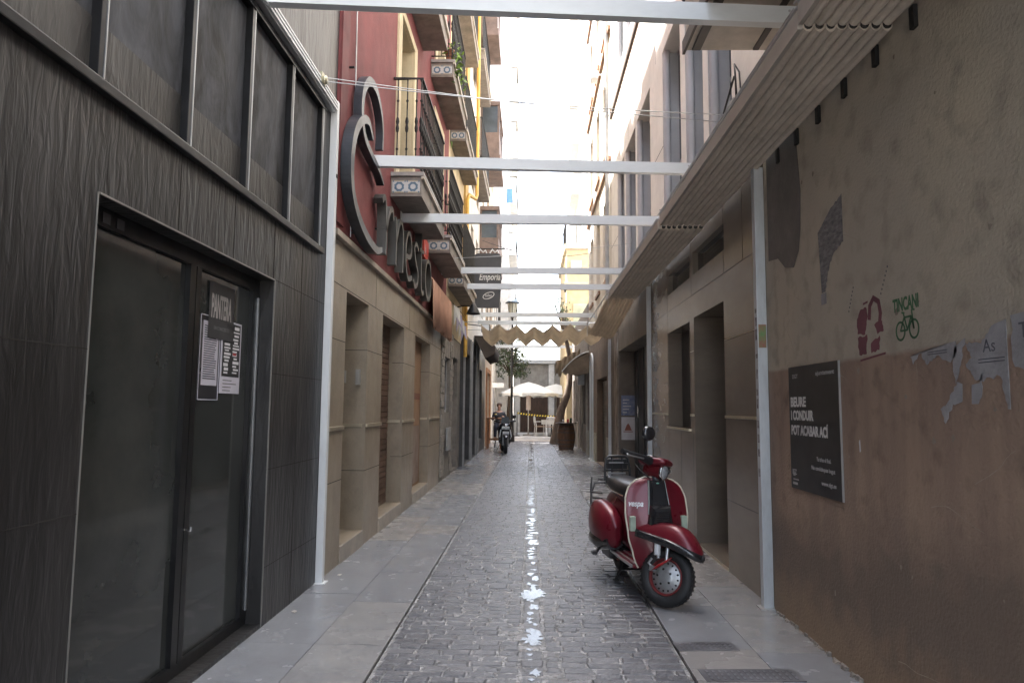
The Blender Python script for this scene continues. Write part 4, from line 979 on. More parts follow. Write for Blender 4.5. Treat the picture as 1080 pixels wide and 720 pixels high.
# ------------------------------------------------------------------ papers and signs on the plaster wall
xs = XR-.0015
t = thing('notice_board', (XR,4.3,1.3), 'black road safety notice board reading BEURE I CONDUIR POT ACABAR ACI on the plaster wall', 'sign')
ya, yb, za, zb = 4.68, 3.93, .90, 1.68
MB().box(XR-.011,XR-.002,yb,ya,za,zb,bev=.002).build('board', mat('black_sign_panel', (.024,.024,.026), .4, dirt=.15), t)
MB().box(XR-.012,XR-.001,yb-.005,yb-.0005,za,zb).build('edge_strip', alu, t)
xw = XR-.0118
wt = mat('white_lettering', (.62,.62,.60), .6, rvar=0)
l = MB()
put_text(l, 'BEURE', .082, (xw,ya-.03,1.425), *RW, w=.25, bold=.0035, ext=.0004)
put_text(l, 'I CONDUIR', .082, (xw,ya-.03,1.34), *RW, w=.36, bold=.0035, ext=.0004)
put_text(l, 'POT ACABAR ACÍ', .082, (xw,ya-.03,1.245), *RW, w=.565, bold=.0035, ext=.0004)
l.build('heading', wt, t)
l = MB()
put_text(l, 'Tu tries el final.', .034, (xw,ya-.42,1.10), *RW, w=.2, ext=.0003, bold=.0008)
put_text(l, 'No conduïsques begut', .034, (xw,ya-.34,1.045), *RW, w=.33, ext=.0003, bold=.0008)
put_text(l, 'www.dgt.es', .034, (xw,ya-.48,.965), *RW, w=.2, ext=.0003, bold=.001)
put_text(l, 'ajuntament', .036, (xw,ya-.44,1.61), *RW, w=.26, ext=.0003, bold=.001)
put_text(l, 'DGT', .036, (xw,ya-.07,1.605), *RW, w=.09, ext=.0003, bold=.001)
l.box(xw-.0003,xw+.0003,ya-.075,ya-.04,.98,1.0); l.box(xw-.0003,xw+.0003,ya-.13,ya-.04,.955,.962)
put_text(l, 'IEZ', .045, (xw,ya-.03,.99), *RW, w=.07, ext=.0003, bold=.001); l.box(xw-.0003,xw+.0003,ya-.11,ya-.03,.925,.94)
l.build('small_lettering', mat('grey_lettering', (.42,.42,.42), .6, rvar=0), t)

def ragged(pts, seed, n=7, amp=.012):
    r = random.Random(seed); out = []
    for i in range(len(pts)):
        a, b = Vector(pts[i][:2]), Vector(pts[(i+1)%len(pts)][:2]); torn = len(pts[i]) > 2
        out.append((a.x,a.y))
        if torn:
            L_ = (b-a).length; m_ = max(1, min(n, int(L_/.012))); aa = min(amp, L_/m_*.35); nn = Vector((b.y-a.y, a.x-b.x))/max(L_,1e-6)
            for k in range(1, m_): p = a.lerp(b, k/m_)+nn*r.uniform(-aa,aa)*1.3; out.append((p.x, p.y))
    return out
def torn(pts, label, seed, m=None, name='torn_poster', extra=None):
    t = thing(name, (XR,pts[0][0],pts[0][1]), label, 'torn poster')
    MB().prism(ragged(pts, seed), 'x', XR-.0025, XR-.0008).build('paper', m or mat('weathered_paper', (.37,.37,.39), .8, col2=(.27,.265,.27), vscale=9, dirt=.4), t)
    if extra: e = MB(); extra(e, XR-.0032); e.build('print', mat('faded_ink', (.10,.10,.12), .8, rvar=0), t)
T = 1
torn([(3.20,1.645),(2.86,1.685),(2.85,1.64,T),(2.90,1.60,T),(3.0,1.635,T),(3.07,1.60,T),(3.12,1.66,T),(3.18,1.61,T)], 'low strip of torn white poster, farthest along the upper row', 1, extra=lambda e, x: [e.box(x,x+.0004,2.92,3.06,1.642+.01*k,1.646+.01*k) for k in range(2)])
torn([(2.87,1.66),(2.80,1.69,T),(2.83,1.60,T),(2.87,1.51,T),(2.885,1.60)], 'narrow hook shaped scrap of torn poster in the gap between larger sheets', 2)
torn([(2.62,1.725),(2.555,1.735),(2.555,1.41),(2.57,1.41,T),(2.60,1.53,T),(2.74,1.52,T),(2.80,1.585,T),(2.76,1.61,T),(2.80,1.67,T),(2.70,1.66,T)], 'largest torn white poster with dark lettering remains and a long hanging tail', 3, extra=lambda e, x: [put_text(e, 'As', .07, (x,2.69,1.625), *RW, ext=.0003), [e.box(x,x+.0004,2.57,2.72,1.585+.012*k,1.589+.012*k) for k in range(2)]])
torn([(2.53,1.745),(2.30,1.76),(2.30,1.62,T),(2.42,1.60,T),(2.46,1.54,T),(2.52,1.56,T)], 'torn white poster with large faded letters at the right edge of the photo', 4, extra=lambda e, x: put_text(e, 'TL', .08, (x,2.49,1.66), *RW, ext=.0003))
torn([(2.86,1.52),(2.83,1.51),(2.835,1.44,T),(2.90,1.43,T),(2.955,1.35,T),(2.985,1.41,T),(2.93,1.44,T)], 'slanting jagged scrap of white paper below the torn row', 5)
torn([(2.77,1.505),(2.72,1.51,T),(2.70,1.55,T),(2.71,1.47,T),(2.735,1.43),(2.775,1.43)], 'small square scrap with a torn corner under the largest torn poster', 6)
torn([(4.16,2.46),(3.97,2.56,T),(3.83,2.60),(3.83,2.33,T),(3.97,2.28,T),(4.04,2.20,T),(4.08,2.09),(4.13,2.09)], 'dark shredded poster remnant high on the plaster wall', 7, mat('shredded_dark_poster', (.10,.10,.105), .7, col2=(.26,.25,.25), vscale=16, dirt=.4, stretch=(1,1,3)))
MB().box(XR-.003,XR-.001,4.07,4.14,2.02,2.085).build('paper_stub', mat('weathered_paper',(.42,.41,.42)), bpy.data.objects['torn_poster.006'])
tag(MB().prism([(3.73,1.24),(3.72,1.25),(3.715,1.19),(3.725,1.185)], 'x', XR-.0025, XR-.0008).build('paper_scrap', paper), 'tiny white paper fleck alone on the brown wall right of the black notice board', 'paper scrap')
# stencil graffiti, part of the building
ob = bpy.data.objects['office_building']
gm = mat('purple_stencil', (.17,.06,.075), .8, rvar=0); gg = mat('green_stencil', (.06,.14,.07), .8, rvar=0)
s = MB(); x0, x1 = XR-.0016, XR-.0006
def blob(pts): s.prism(pts, 'x', x0, x1)
blob(ragged([(3.70,1.88,1),(3.66,1.925,1),(3.60,1.93,1),(3.585,1.88,1),(3.60,1.84,1),(3.62,1.79,1),(3.70,1.80,1)], 21, 4, .004))
blob(ragged([(3.70,1.78,1),(3.60,1.79,1),(3.61,1.69,1),(3.69,1.69,1)], 22, 4, .005))
s.tube([(XR-.001,3.57,1.86),(XR-.001,3.56,1.93),(XR-.001,3.52,1.965),(XR-.001,3.47,1.94),(XR-.001,3.455,1.88),(XR-.001,3.47,1.82)], 0, sq=(.03,.001,(1,0,0)))
blob(ragged([(3.52,1.83,1),(3.44,1.84,1),(3.43,1.79,1),(3.49,1.78,1)], 23, 4, .006)); blob(ragged([(3.56,1.74,1),(3.47,1.77,1),(3.48,1.70,1),(3.56,1.69,1)], 24, 4, .005))
blob([(3.68,1.665),(3.42,1.685),(3.42,1.675),(3.68,1.655)]); blob([(3.63,1.955),(3.58,1.96),(3.58,1.95),(3.63,1.945)])
s.build('purple_stencil', gm, ob)
s = MB(); put_text(s, 'TINCANI', .085, (XR-.0012,3.335,1.865), *RW, w=.22, ext=.0003, bold=.003)
for cy in (3.275,3.16): s.tube([(XR-.0012,cy+.038*cos(a*pi/8),1.77+.042*sin(a*pi/8)) for a in range(16)], 0, closed=True, sq=(.01,.001,(1,0,0)))
for a, b in (((3.275,1.77),(3.24,1.83)),((3.24,1.83),(3.18,1.83)),((3.18,1.83),(3.16,1.77)),((3.275,1.77),(3.215,1.77)),((3.215,1.77),(3.18,1.83)),((3.215,1.77),(3.245,1.85)),((3.26,1.855),(3.235,1.85)),((3.16,1.77),(3.175,1.86)),((3.175,1.86),(3.15,1.855))):
    s.tube([(XR-.0012,*a),(XR-.0012,*b)], 0, sq=(.009,.001,(1,0,0)))
s.build('green_stencil', gg, ob)
s = MB()
for k in range(7): y = 3.45-.012*k; s.box(XR-.0012,XR-.0006,y-.012,y-.003,1.97+.02*k,1.98+.02*k)
for k in range(7): y = 3.80-.01*k; s.box(XR-.0012,XR-.0006,y-.012,y-.003,1.93+.02*k,1.94+.02*k)
s.build('pencil_mark', mat('faded_ink',(.1,.1,.12)), ob)

# ------------------------------------------------------------------ hanging things at the far left
t = thing('hanging_sign', (-1.65,18.9,5), 'tall black hanging sign with white script reading Emporia above a white oval mark', 'sign')
def srect(mb, x0, x1, z0, z1, y0, y1, top_r=.12):
    pts = [(x0,z0),(x1,z0)]
    for k in range(6): a = k*pi/10; pts.append((x1-top_r+top_r*cos(a), z1-top_r+top_r*sin(a)))
    for k in range(6): a = pi/2+k*pi/10; pts.append((x0+top_r+top_r*cos(a), z1-top_r+top_r*sin(a)))
    mb.prism(pts, 'y', y0, y1)
bs = mat('black_sign_box', (.045,.046,.05), .5)
s = MB(); srect(s, -1.60, -.84, 4.78, 5.62, 18.85, 19.0); s.build('upper_panel', bs, t)
s = MB(); s.prism([(-1.54,4.12),(-.88,4.12),(-.84,4.74),(-1.58,4.74)], 'y', 18.86, 18.99); s.build('lower_panel', bs, t)
l = MB(); put_text(l, 'Emporia', .26, (-1.44,18.845,4.88), *FW, w=.58, ext=.002, shear=.25, bold=.003); l.build('lettering', wt, t)
l = MB(); l.tube([(-1.18+.15*cos(a*pi/10)+.02*sin(a*pi/10), 18.853, 4.45+.09*sin(a*pi/10)+.03*cos(a*pi/10)) for a in range(20)], 0, closed=True, sq=(.02,.004,(0,1,0)))
put_text(l, 'taller', .11, (-1.28,18.855,4.42), *FW, w=.2, ext=.002); l.build('oval_mark', wt, t)
s = MB()
for x in (-1.35,-1.02): s.tube([(x-.14,18.9,5.64),(x-.07,18.9,5.74),(x,18.9,5.66),(x+.07,18.9,5.72),(x+.1,18.9,5.64)], .022, 6)
s.build('scroll_ornament', white_paint, t)
for a_, b_, z_ in ((-1.62,-.75,5.76),(-1.62,-1.55,4.3),(-1.62,-1.55,5.2)): MB().tube([(a_,18.92,z_),(b_,18.92,z_)], .018, 6).build('bracket', iron, t)
t = thing('wall_spotlight', (-1.4,15.4,3.6), 'black bell shaped spotlight on a thin arm under the ochre building', 'lamp')
s = MB(); s.tube([(-1.69,15.4,3.62),(-1.5,15.4,3.66),(-1.36,15.4,3.64)], .012, 6); s.build('arm', iron, t)
s = MB(); s.lathe([(0,.16),(.05,.15),(.07,.09),(.11,.03),(.15,-.06),(.16,-.08),(.14,-.08),(.1,.0),(0,.05)], (-1.3,15.4,3.55), 18); s.build('lamp_shade', iron, t)
t = thing('floodlight', (-1.13,17.0,3.35), 'small square white faced floodlight below the sixth beam', 'floodlight')
s = MB(); s.tube([(-1.62,17.1,3.45),(-1.2,17.08,3.40)], .012, 6); s.tube([(-1.2,17.08,3.40),(-1.12,17.06,3.36)], .016, 6); s.build('arm', iron, t)
s = MB(); s.box(-1.235,-1.03,17.0,17.06,3.24,3.44,bev=.01); o = s.build('housing', iron, t)
MB().box(-1.222,-1.043,16.992,16.999,3.255,3.428).build('lens', mat('bright_lens', (.75,.8,.85), .3, rvar=0), o)
t = thing('bronze_awning', (-1.3,21.2,3.1), 'small dark scalloped awning folded above the black shopfront', 'awning')
s = MB(); vs = []; k_ = 40
for i in range(k_+1):
    y = 19.6+2.6*i/k_; vs += [(-1.62,y,3.42),(-1.25,y,3.40+.02*sin(i)),(-1.02,y,3.12),(-1.05,y,2.92-.09*abs(sin(pi*i/5))),(-1.3,y,2.84-.08*abs(sin(pi*i/5+1)))]
s.add(vs, [(5*i+j,5*i+5+j,5*i+6+j,5*i+1+j) for i in range(k_) for j in range(4)], True)
for yy in (0, k_): s.add(vs[5*yy:5*yy+5], [(0,1,2,3,4)])
s.build('cloth', mat('bronze_canvas', (.07,.055,.045), .8), t, solid=.012)
t = thing('fabric_bunting', (-1.5,15,3.3), 'white and lilac cloth bunting hanging below the cream facade', 'bunting')
s = MB()
for i, (y, z) in enumerate(((14.2,3.5),(14.7,3.42),(15.2,3.36),(15.7,3.3))):
    s.cur = i % 2; s.add([(-1.60,y,z),(-1.52,y+.4,z-.03),(-1.50,y+.34,z-.35),(-1.56,y+.18,z-.22),(-1.60,y+.05,z-.42)], [(0,1,2,3,4)], False)
s.build('cloth', [white_cloth, mat('lilac_cloth', (.38,.36,.50), .8)], t, solid=.006)
s = MB(); s.tube([(-1.61,14.1,3.52),(-1.50,15.2,3.42),(-1.50,16.2,3.36)], .006, 5); s.build('string', cable, t)
t = thing('street_lantern', (-.80,29,0), 'tall black street lantern with a glass head, alone against the sky gap', 'street lamp')
s = MB(); s.lathe([(.13,0),(.13,.25),(.09,.32),(.075,.8),(.095,.84),(.06,.9),(.05,2.2),(.065,2.24),(.045,2.3),(.038,5.1),(.06,5.15),(.03,5.22)], (-.80,29,0), 14); s.build('post', iron, t)
s = MB(); s.lathe([(.0,6.12),(.02,6.10),(.03,6.02),(.09,5.97),(.30,5.80),(.31,5.76),(.22,5.75)], (-.80,29,0), 12); s.build('cap', mat('slate_blue_cap', (.06,.08,.10), .4), t)
s = MB(); s.lathe([(.12,5.24),(.20,5.75)], (-.80,29,0), 8); s.build('glass', mat('lantern_glass', (.45,.44,.36), .2), t)
s = MB()
for k in range(8): a = 2*pi*k/8; s.tube([(-.80+.125*cos(a),29+.125*sin(a),5.22),(-.80+.205*cos(a),29+.205*sin(a),5.76)], .01, 5)
s.lathe([(.13,5.22),(.14,5.20),(.05,5.16)], (-.8,29,0), 12); s.build('lantern_frame', iron, t)

# ------------------------------------------------------------------ plaza behind
t = thing('plaza_wall_building', (0,41,0), 'low grey building with white pillars and brown shutters across the plaza', 'building')
MB().box(-1.0,8,40,46,0,3.9).build('wall', mat('plaza_grey_wall', (.40,.38,.35), .8, dirt=.3), t)
MB().box(-1.05,8.1,39.8,46.1,3.92,4.15,bev=.02).build('cornice', white_paint, t)
for x in (-.95,1.0,3.6,6): MB().box(x,x+.32,39.85,39.995,0,3.9).build('pillar', mat('white_pillar', (.72,.72,.70), .7), t)
for a, b in ((-.6,.95),(1.36,3.5),(3.96,5.9)):
    s = MB(); s.box(a,b,39.93,39.99,.05,2.2)
    for k in range(int((b-a)/.22)): s.box(a+.22*k+.02,a+.22*k+.2,39.91,39.929,.08,2.15)
    s.build('timber_shutter', wood_dk, t)
t = thing('white_corner_house', (-1.2,34,0), 'white corner house seen past the pale house at the far left', 'building')
s = MB(); facade(s, -1.75, 31.2, 35.5, 0, 13.0, [(32,33,1,2.6),(34,34.9,1,2.6)], .2, -1); shell(s, -1.75, -6, 31.2, 35.5, 0, 13.0); s.build('wall', mat('white_render',(.7,.66,.6)), t)  # wall height raised so that the house shades the terrace from the sun
for a in (32,34): MB().box(-1.93,-1.9,a,a+.9,1,2.6).build('window', dark_glass, t)
t2 = thing('bar_sign', (-1.45,31,2.4), 'small white projecting bar sign above the person at the far left', 'sign')
MB().box(-1.72,-1.2,31.1,31.16,2.28,2.5,bev=.01).build('panel', white_paint, t2)

def tree(name, base, h, pts, r0, crowns, label, seed, n=900, ls=.07, grp=None):
    t = thing(name, base, label, 'tree', grp); r = random.Random(seed)
    s = MB(); s.tube(pts, [r0*(1.35 if i == 0 else 1)*(1-.6*i/(len(pts)-1)) for i in range(len(pts))], 12)
    top = Vector(pts[-1])
    for c in crowns:
        for k in range(5):
            e = Vector(c[:3])+Vector((r.uniform(-1,1),r.uniform(-1,1),r.uniform(-.6,1)))*c[3]*.8; m_ = top.lerp(e,.5)+Vector((0,0,.15*c[3])); s.tube([top-Vector((0,0,.1)),m_,e],[r0*.3,r0*.18,.008],6)
    s.build('trunk', bark, t)
    f = MB()
    for c in crowns:
        for k in range(int(n*c[3]/.6/6)):
            d = Vector((r.gauss(0,1),r.gauss(0,1),r.gauss(0,1))).normalized()*c[3]*r.random()**.33; foliage(f, Vector(c[:3])+d, .12, 6, ls, r)
    f.build('crown', [leaf_dk, leaf], t)
tree('plaza_tree', (-1.1,34.5,0), 5, [(-1.1,34.5,0),(-1.12,34.5,1.2),(-1.05,34.5,2.4),(-1.1,34.5,3.2)], .09, [(-1.3,34.3,3.6,.75),(-.7,34.6,3.9,.65),(-1.7,34.8,4.3,.6),(-1.0,34.4,4.7,.6),(-.5,34.5,3.2,.4)], 'slender olive green tree behind the street lantern', 4, 700, .06)
tree('plaza_tree', (1.05,27.6,0), 7, [(.98,27.6,0),(1.05,27.6,.7),(1.22,27.65,1.4),(1.42,27.7,1.9),(1.52,27.7,2.4),(1.56,27.7,3.2),(1.35,27.7,4.3)], .19, [(1.12,27.6,5.45,.42),(1.3,27.8,5.0,.3)], 'dark leaning tree trunk behind the wine barrel with sparse high twigs', 5, 300, .05)

def parasol(loc, sc, label, rz=0.):
    t = thing('parasol', loc, label, 'parasol', 'white parasols on the terrace'); t.rotation_euler.z = rz
    s = MB(); s.lathe([(.0,.0),(.26,.0),(.26,.05),(.04,.07),(.035,.3),(.025,.31)], (0,0,0), 18); s.build('base', mat('concrete_base', (.3,.3,.3), .7), t, local=True)
    s = MB(); s.tube([(0,0,.05),(0,0,2.45)], .024, 8); s.build('pole', white_paint, t, local=True)
    k = 8; R_ = 1.45*sc; s = MB(); ap = (0,0,2.48); vs = [ap]; n1 = 32
    for ring, (fr, z) in enumerate(((.33,2.36),(.66,2.18),(1,1.97),(1.0,1.80))):
        for i in range(n1):
            a = 2*pi*i/n1; e = cos(pi/k)/cos(((a+pi/k) % (2*pi/k))-pi/k) if ring < 4 else 1
            sagz = .05*fr*(abs(sin(a*k/2))) ; hem = .06*abs(sin(a*k)) if ring == 3 else 0
            vs.append((R_*fr*e*cos(a), R_*fr*e*sin(a), z-sagz*.5+hem))
    fs = [(0,1+i,1+(i+1)%n1) for i in range(n1)]+[(1+r_*n1+i,1+(r_+1)*n1+i,1+(r_+1)*n1+(i+1)%n1,1+r_*n1+(i+1)%n1) for r_ in range(3) for i in range(n1)]
    s.add(vs, fs, False); s.build('canopy', white_cloth, t, solid=.006, local=True)
    s = MB()
    for i in range(k): a = 2*pi*i/k+pi/k; s.tube([(0,0,2.44),(R_*.98*cos(a),R_*.98*sin(a),1.955)], .01, 5); s.tube([(0,0,1.95),(R_*.5*cos(a),R_*.5*sin(a),2.2)], .008, 5)
    s.build('ribs', alu, t, local=True)
    return t
parasol((-.12,32.6,.12), .98, 'white parasol standing left of the other, centred over the terrace', .2)
parasol((1.25,35.0,.12), 1.0, 'white parasol behind and to the right of the first', .5)
t = thing('patio_heater_lamp', (-.12,32.3,1.0), 'pink and white cylindrical lantern fixed to the first parasol pole', 'lantern')
s = MB(); s.lathe([(0,1.30),(.10,1.30),(.11,1.32),(.11,1.95),(.10,1.97),(0,1.97)], (-.12,32.50,0), 16); s.build('shade', mat('pink_white_shade', (.62,.48,.45), .6, col2=(.72,.68,.66), vscale=4), t)
s = MB(); s.tube([(-.12,32.50,1.97),(-.12,32.575,2.02)], .012, 6); s.build('hook', iron, t)
# hazard tape
s = MB(); n = 34; P = [(-.62+2.1*i/n, 32.0, 1.16-.12*(i/n)-.05*sin(pi*i/n)) for i in range(n+1)]
for i in range(n):
    s.cur = i % 2; a, b = P[i], P[i+1]; s.add([(a[0],a[1],a[2]-.035),(b[0],b[1],b[2]-.035),(b[0]+.03,b[1],b[2]+.035),(a[0]+.03,a[1],a[2]+.035)], [(0,1,2,3)])
tag(s.build('hazard_tape', [mat('yellow_tape', (.75,.6,.08), .5, rvar=0), plastic_blk], solid=.002), 'yellow and black striped tape stretched across the terrace front', 'tape')
for x, zz, lab in ((-.63,1.19,'slim dark post holding the left end of the striped tape'),(1.50,1.07,'slim dark post holding the right end of the striped tape')):
    t = thing('tape_post', (x,32,.12), lab, 'post'); s = MB(); s.lathe([(0,.12),(.13,.12),(.13,.15),(.02,.17),(.018,zz+.04),(0,zz+.05)], (x,32.02,0), 12); s.build('pole', iron, t)
# cafe chairs and tables
def cafe_chair(loc, rz, label):
    t = thing('cafe_chair', loc, label, 'chair', 'white cafe chairs on the terrace', rz)
    s = MB()
    s.box(-.22,.22,-.22,.22,.43,.46,bev=.01); s.build('seat', mat('woven_seat', (.40,.30,.22), .7), t, local=True)
    for x in (-.2,.2):
        MB().tube([(x,-.2,0),(x,-.2,.44)], .018, 6).build('leg', white_paint, t, local=True); MB().tube([(x,.24,0),(x,.2,.44)], .018, 6).build('leg', white_paint, t, local=True)
    s = MB(); s.tube([(-.2,.2,.45),(-.2,.26,.70),(-.17,.27,.86),(0,.28,.9),(.17,.27,.86),(.2,.26,.70),(.2,.2,.45)], .018, 6)
    s.tube([(-.2,.24,.62),(0,.25,.64),(.2,.24,.62)], .014, 6)
    for x in (-.1,0,.1): s.tube([(x,.245,.63),(x,.275,.89)], .009, 5)
    s.tube([(-.2,.22,.66),(-.24,0,.67),(-.22,-.2,.64),(-.2,-.2,.44)], .016, 6); s.tube([(.2,.22,.66),(.24,0,.67),(.22,-.2,.64),(.2,-.2,.44)], .016, 6)
    s.build('backrest', white_paint, t, local=True)
    return t
cafe_chair((.92,31.55,.12), radians(175), 'nearer white cafe chair with a woven seat turned to the table')
cafe_chair((.42,32.0,.12), radians(100), 'white cafe chair at the left end of the terrace table')
cafe_chair((1.55,31.9,.12), radians(-110), 'white cafe chair beside the tree trunk at the right end of the table')
t = thing('cafe_table', (.95,32.25,.12), 'small table under a white cloth on the terrace', 'table')
s = MB(); s.box(.5,1.4,31.98,32.6,.82,.85,bev=.01); s.build('tabletop', white_paint, t)
s = MB(); s.tube([(.95,32.3,.15),(.95,32.3,.82)], .03, 8); s.lathe([(0,.12),(.22,.12),(.22,.15),(0,.16)], (.95,32.3,0), 14); s.build('pedestal', iron, t)
tag(MB().box(.48,1.42,31.96,32.62,.851,.858).box(.48,1.42,31.955,31.96,.66,.857).build('tablecloth', white_cloth), 'white cloth laid over the terrace table', 'tablecloth')
t = thing('napkin_holder', (1.15,32.1,.86), 'small red holder standing on the white tablecloth', 'holder')
s = MB(); s.prism([(1.08,.86),(1.26,.86),(1.24,1.0),(1.17,1.03),(1.10,1.0)], 'y', 32.05, 32.2); s.build('body', mat('red_plastic', (.5,.03,.05), .4), t)

# wine barrel
t = thing('wine_barrel', (1.20,23.9,0), 'brown wooden wine barrel used as a bar table by the right wall', 'barrel')
pr = [(.24,.0)]+[(.24+.065*sin(pi*k/12),.01+.86*k/12) for k in range(13)]+[(.22,.87),(.22,.85),(0,.85)]
bw = mat('barrel_wood', (.17,.085,.045), .5, var=.3, vscale=5, stretch=(4,4,.6), bump=.2)
MB().lathe(pr, (1.20,23.9,.006), 28).build('staves', bw, t)
for z in (.06,.19,.33,.58,.71,.83):
    r_ = .242+.065*sin(pi*z/.88); MB().lathe([(r_,z-.018),(r_+.004,z-.018),(r_+.004,z+.018),(r_,z+.018)], (1.20,23.9,.006), 28).build('hoop', mat('dull_hoop', (.13,.11,.10), .45, .6), t)
MB().lathe([(0,.879),(.36,.879),(.36,.91),(0,.911)], (1.20,23.9,0), 28).build('table_top', mat('dark_barrel_top', (.08,.06,.05), .4), t)
for i, (x, y, h, c, lab) in enumerate(((1.10,23.8,.10,'white','small white cup on the barrel table'),(1.25,23.75,.12,'red','small red cup on the barrel table'),(1.36,23.9,.16,'green','dark green bottle stub on the barrel table'))):
    cm = {'white': white_paint, 'red': mat('red_plastic',(.5,.03,.05)), 'green': mat('green_bottle', (.02,.06,.03), .15)}[c]
    tag(MB().lathe([(0,.912),(.03,.912),(.038,.912+h*.5),(.035,.912+h),(.03,.912+h),(.03,.93),(0,.93)], (x,y,0), 12).build('cup', cm), lab, 'cup')

# bar table, stool, person
t = thing('high_bar_table', (-1.2,24.0,0), 'high wooden bar table in front of the seated person', 'table')
MB().box(-1.52,-.98,23.7,24.25,1.02,1.06,bev=.008).build('table_top', wood, t)
for x in (-1.47,-1.03):
    for y in (23.75,24.2): MB().box(x-.025,x+.025,y-.025,y+.025,.006,1.02).build('leg', wood, t)
s = MB(); s.box(-1.47,-1.03,23.74,23.77,.3,.35); s.box(-1.47,-1.03,24.18,24.21,.3,.35); s.build('stretcher', wood, t)
t = thing('bar_stool', (-1.12,24.75,0), 'dark bar stool carrying the seated person', 'stool')
MB().lathe([(0,.66),(.17,.66),(.18,.69),(.17,.71),(0,.72)], (-1.12,24.75,0), 18).build('seat', wood_dk, t)
for k in range(4): a = pi/4+pi*k/2; MB().tube([(-1.12+.12*cos(a),24.75+.12*sin(a),.66),(-1.12+.21*cos(a),24.75+.21*sin(a),.006)], .016, 6).build('leg', iron, t)

def skin_obj(name, verts, edges, radii, m, parent, root=0, sub=1):
    me = bpy.data.meshes.new(name); me.from_pydata(verts, edges, []); o = bpy.data.objects.new(name, me); C.objects.link(o)
    md = o.modifiers.new('Skin', 'SKIN'); md.use_smooth_shade = True
    for i, r_ in enumerate(radii):
        d_ = me.skin_vertices[0].data[i]; d_.radius = (r_, r_) if not isinstance(r_, tuple) else r_; d_.use_root = (i == root)
    sb = o.modifiers.new('Sub', 'SUBSURF'); sb.levels = sub; sb.render_levels = sub
    dg = bpy.context.evaluated_depsgraph_get(); m2 = bpy.data.meshes.new_from_object(o.evaluated_get(dg)); bpy.data.objects.remove(o)
    m2.materials.clear(); m2.materials.append(m)
    for p in m2.polygons: p.use_smooth = True; p.material_index = 0
    o2 = bpy.data.objects.new(name, m2); C.objects.link(o2)
    if parent: o2.parent = parent
    return o2
skin_m = mat('skin', (.52,.30,.21), .5, var=.05)
px, py = -1.12, 24.75
t = thing('person', (px,py,0), 'seated person in a dark grey top holding a yellow cup at the high bar table', 'person')
V = [(0,0,.78),(0,0,.95),(0,-.02,1.10),(0,-.02,1.22),(0,-.02,1.29),(0,-.03,1.35),(0,-.035,1.44),(0,-.03,1.50),   # 0-7 pelvis..head
     (-.17,-.02,1.20),(-.24,-.08,.98),(-.14,-.30,1.06),(-.10,-.36,1.10),   # right arm (viewer left) 8-11
     (.17,-.02,1.20),(.25,-.08,.97),(.18,-.30,1.07),(.15,-.38,1.09),       # left arm 12-15
     (-.09,-.02,.76),(-.12,-.42,.74),(-.13,-.38,.36),(-.13,-.50,.30),      # right leg 16-19
     (.09,-.02,.76),(.13,-.42,.74),(.14,-.36,.34),(.14,-.48,.28),
     (0,-.125,1.42)]
E_ = [(0,1),(1,2),(2,3),(3,4),(4,5),(5,6),(6,7),(3,8),(8,9),(9,10),(10,11),(3,12),(12,13),(13,14),(14,15),(0,16),(16,17),(17,18),(18,19),(0,20),(20,21),(21,22),(22,23),(6,24)]
Rr = [.13,.12,.13,.11,.05,.06,.082,.06,.055,.042,.034,.03,.055,.042,.034,.03,.085,.06,.045,.035,.085,.06,.045,.035,.015]
for hx, hand in ((-.10,11),(.15,15)):   # fingers
    for k in range(5):
        b = len(V); dx = (-.03+.015*k); L_ = (.03,.055,.06,.055,.045)[k]
        V.append((V[hand][0]+dx, V[hand][1]-.025, V[hand][2]+(.02 if k == 0 else 0))); V.append((V[hand][0]+dx*1.3, V[hand][1]-.025-L_, V[hand][2]+(.03 if k == 0 else -.012)))
        E_ += [(hand,b),(b,b+1)]; Rr += [.011,.008]
V = [(a,b,c) for a, b, c in V]
skin_obj('body', V, E_, Rr, skin_m, t)
cl = lambda ids, ed, ex, name, m: skin_obj(name, [V[i] for i in ids], ed, [Rr[i]*ex if not isinstance(Rr[i], tuple) else Rr[i] for i in ids], m, t)
cl([0,1,2,3,4,8,9,10,12,13,14], [(0,1),(1,2),(2,3),(3,4),(3,5),(5,6),(6,7),(3,8),(8,9),(9,10)], 1.22, 'jacket', mat('dark_grey_cloth', (.06,.06,.07), .85))
cl([0,16,17,18,20,21,22], [(0,1),(1,2),(2,3),(0,4),(4,5),(5,6)], 1.14, 'trousers', mat('dark_trousers', (.045,.05,.07), .85))
s = MB(); s.lathe([(0,.075),(.05,.062),(.085,.025),(.094,-.01),(.088,-.05),(.05,-.09)], (px,py+.012,1.50), 16); s.build('hair', mat('brown_hair', (.12,.07,.045), .7), t)
for x in (-.13,.14): s = MB(); s.box(px+x-.04,px+x+.04,py-.62,py-.40,.24 if x>0 else .26,.31 if x>0 else .33,bev=.02); s.build('shoe', plastic_blk, t)
for x in (-.028,.028): MB().lathe([(0,-.006),(.006,-.003),(.006,.003),(0,.006)], (px+x,py-.104,1.455), 8).build('eye', ink, t)
tag(MB().lathe([(0,1.075),(.03,1.075),(.038,1.19),(.034,1.19),(.028,1.09),(0,1.09)], (px-.10,py-.47,0), 14).build('cup', mat('yellow_cup', (.6,.42,.08), .4)), 'yellow cup held by the seated person', 'cup')
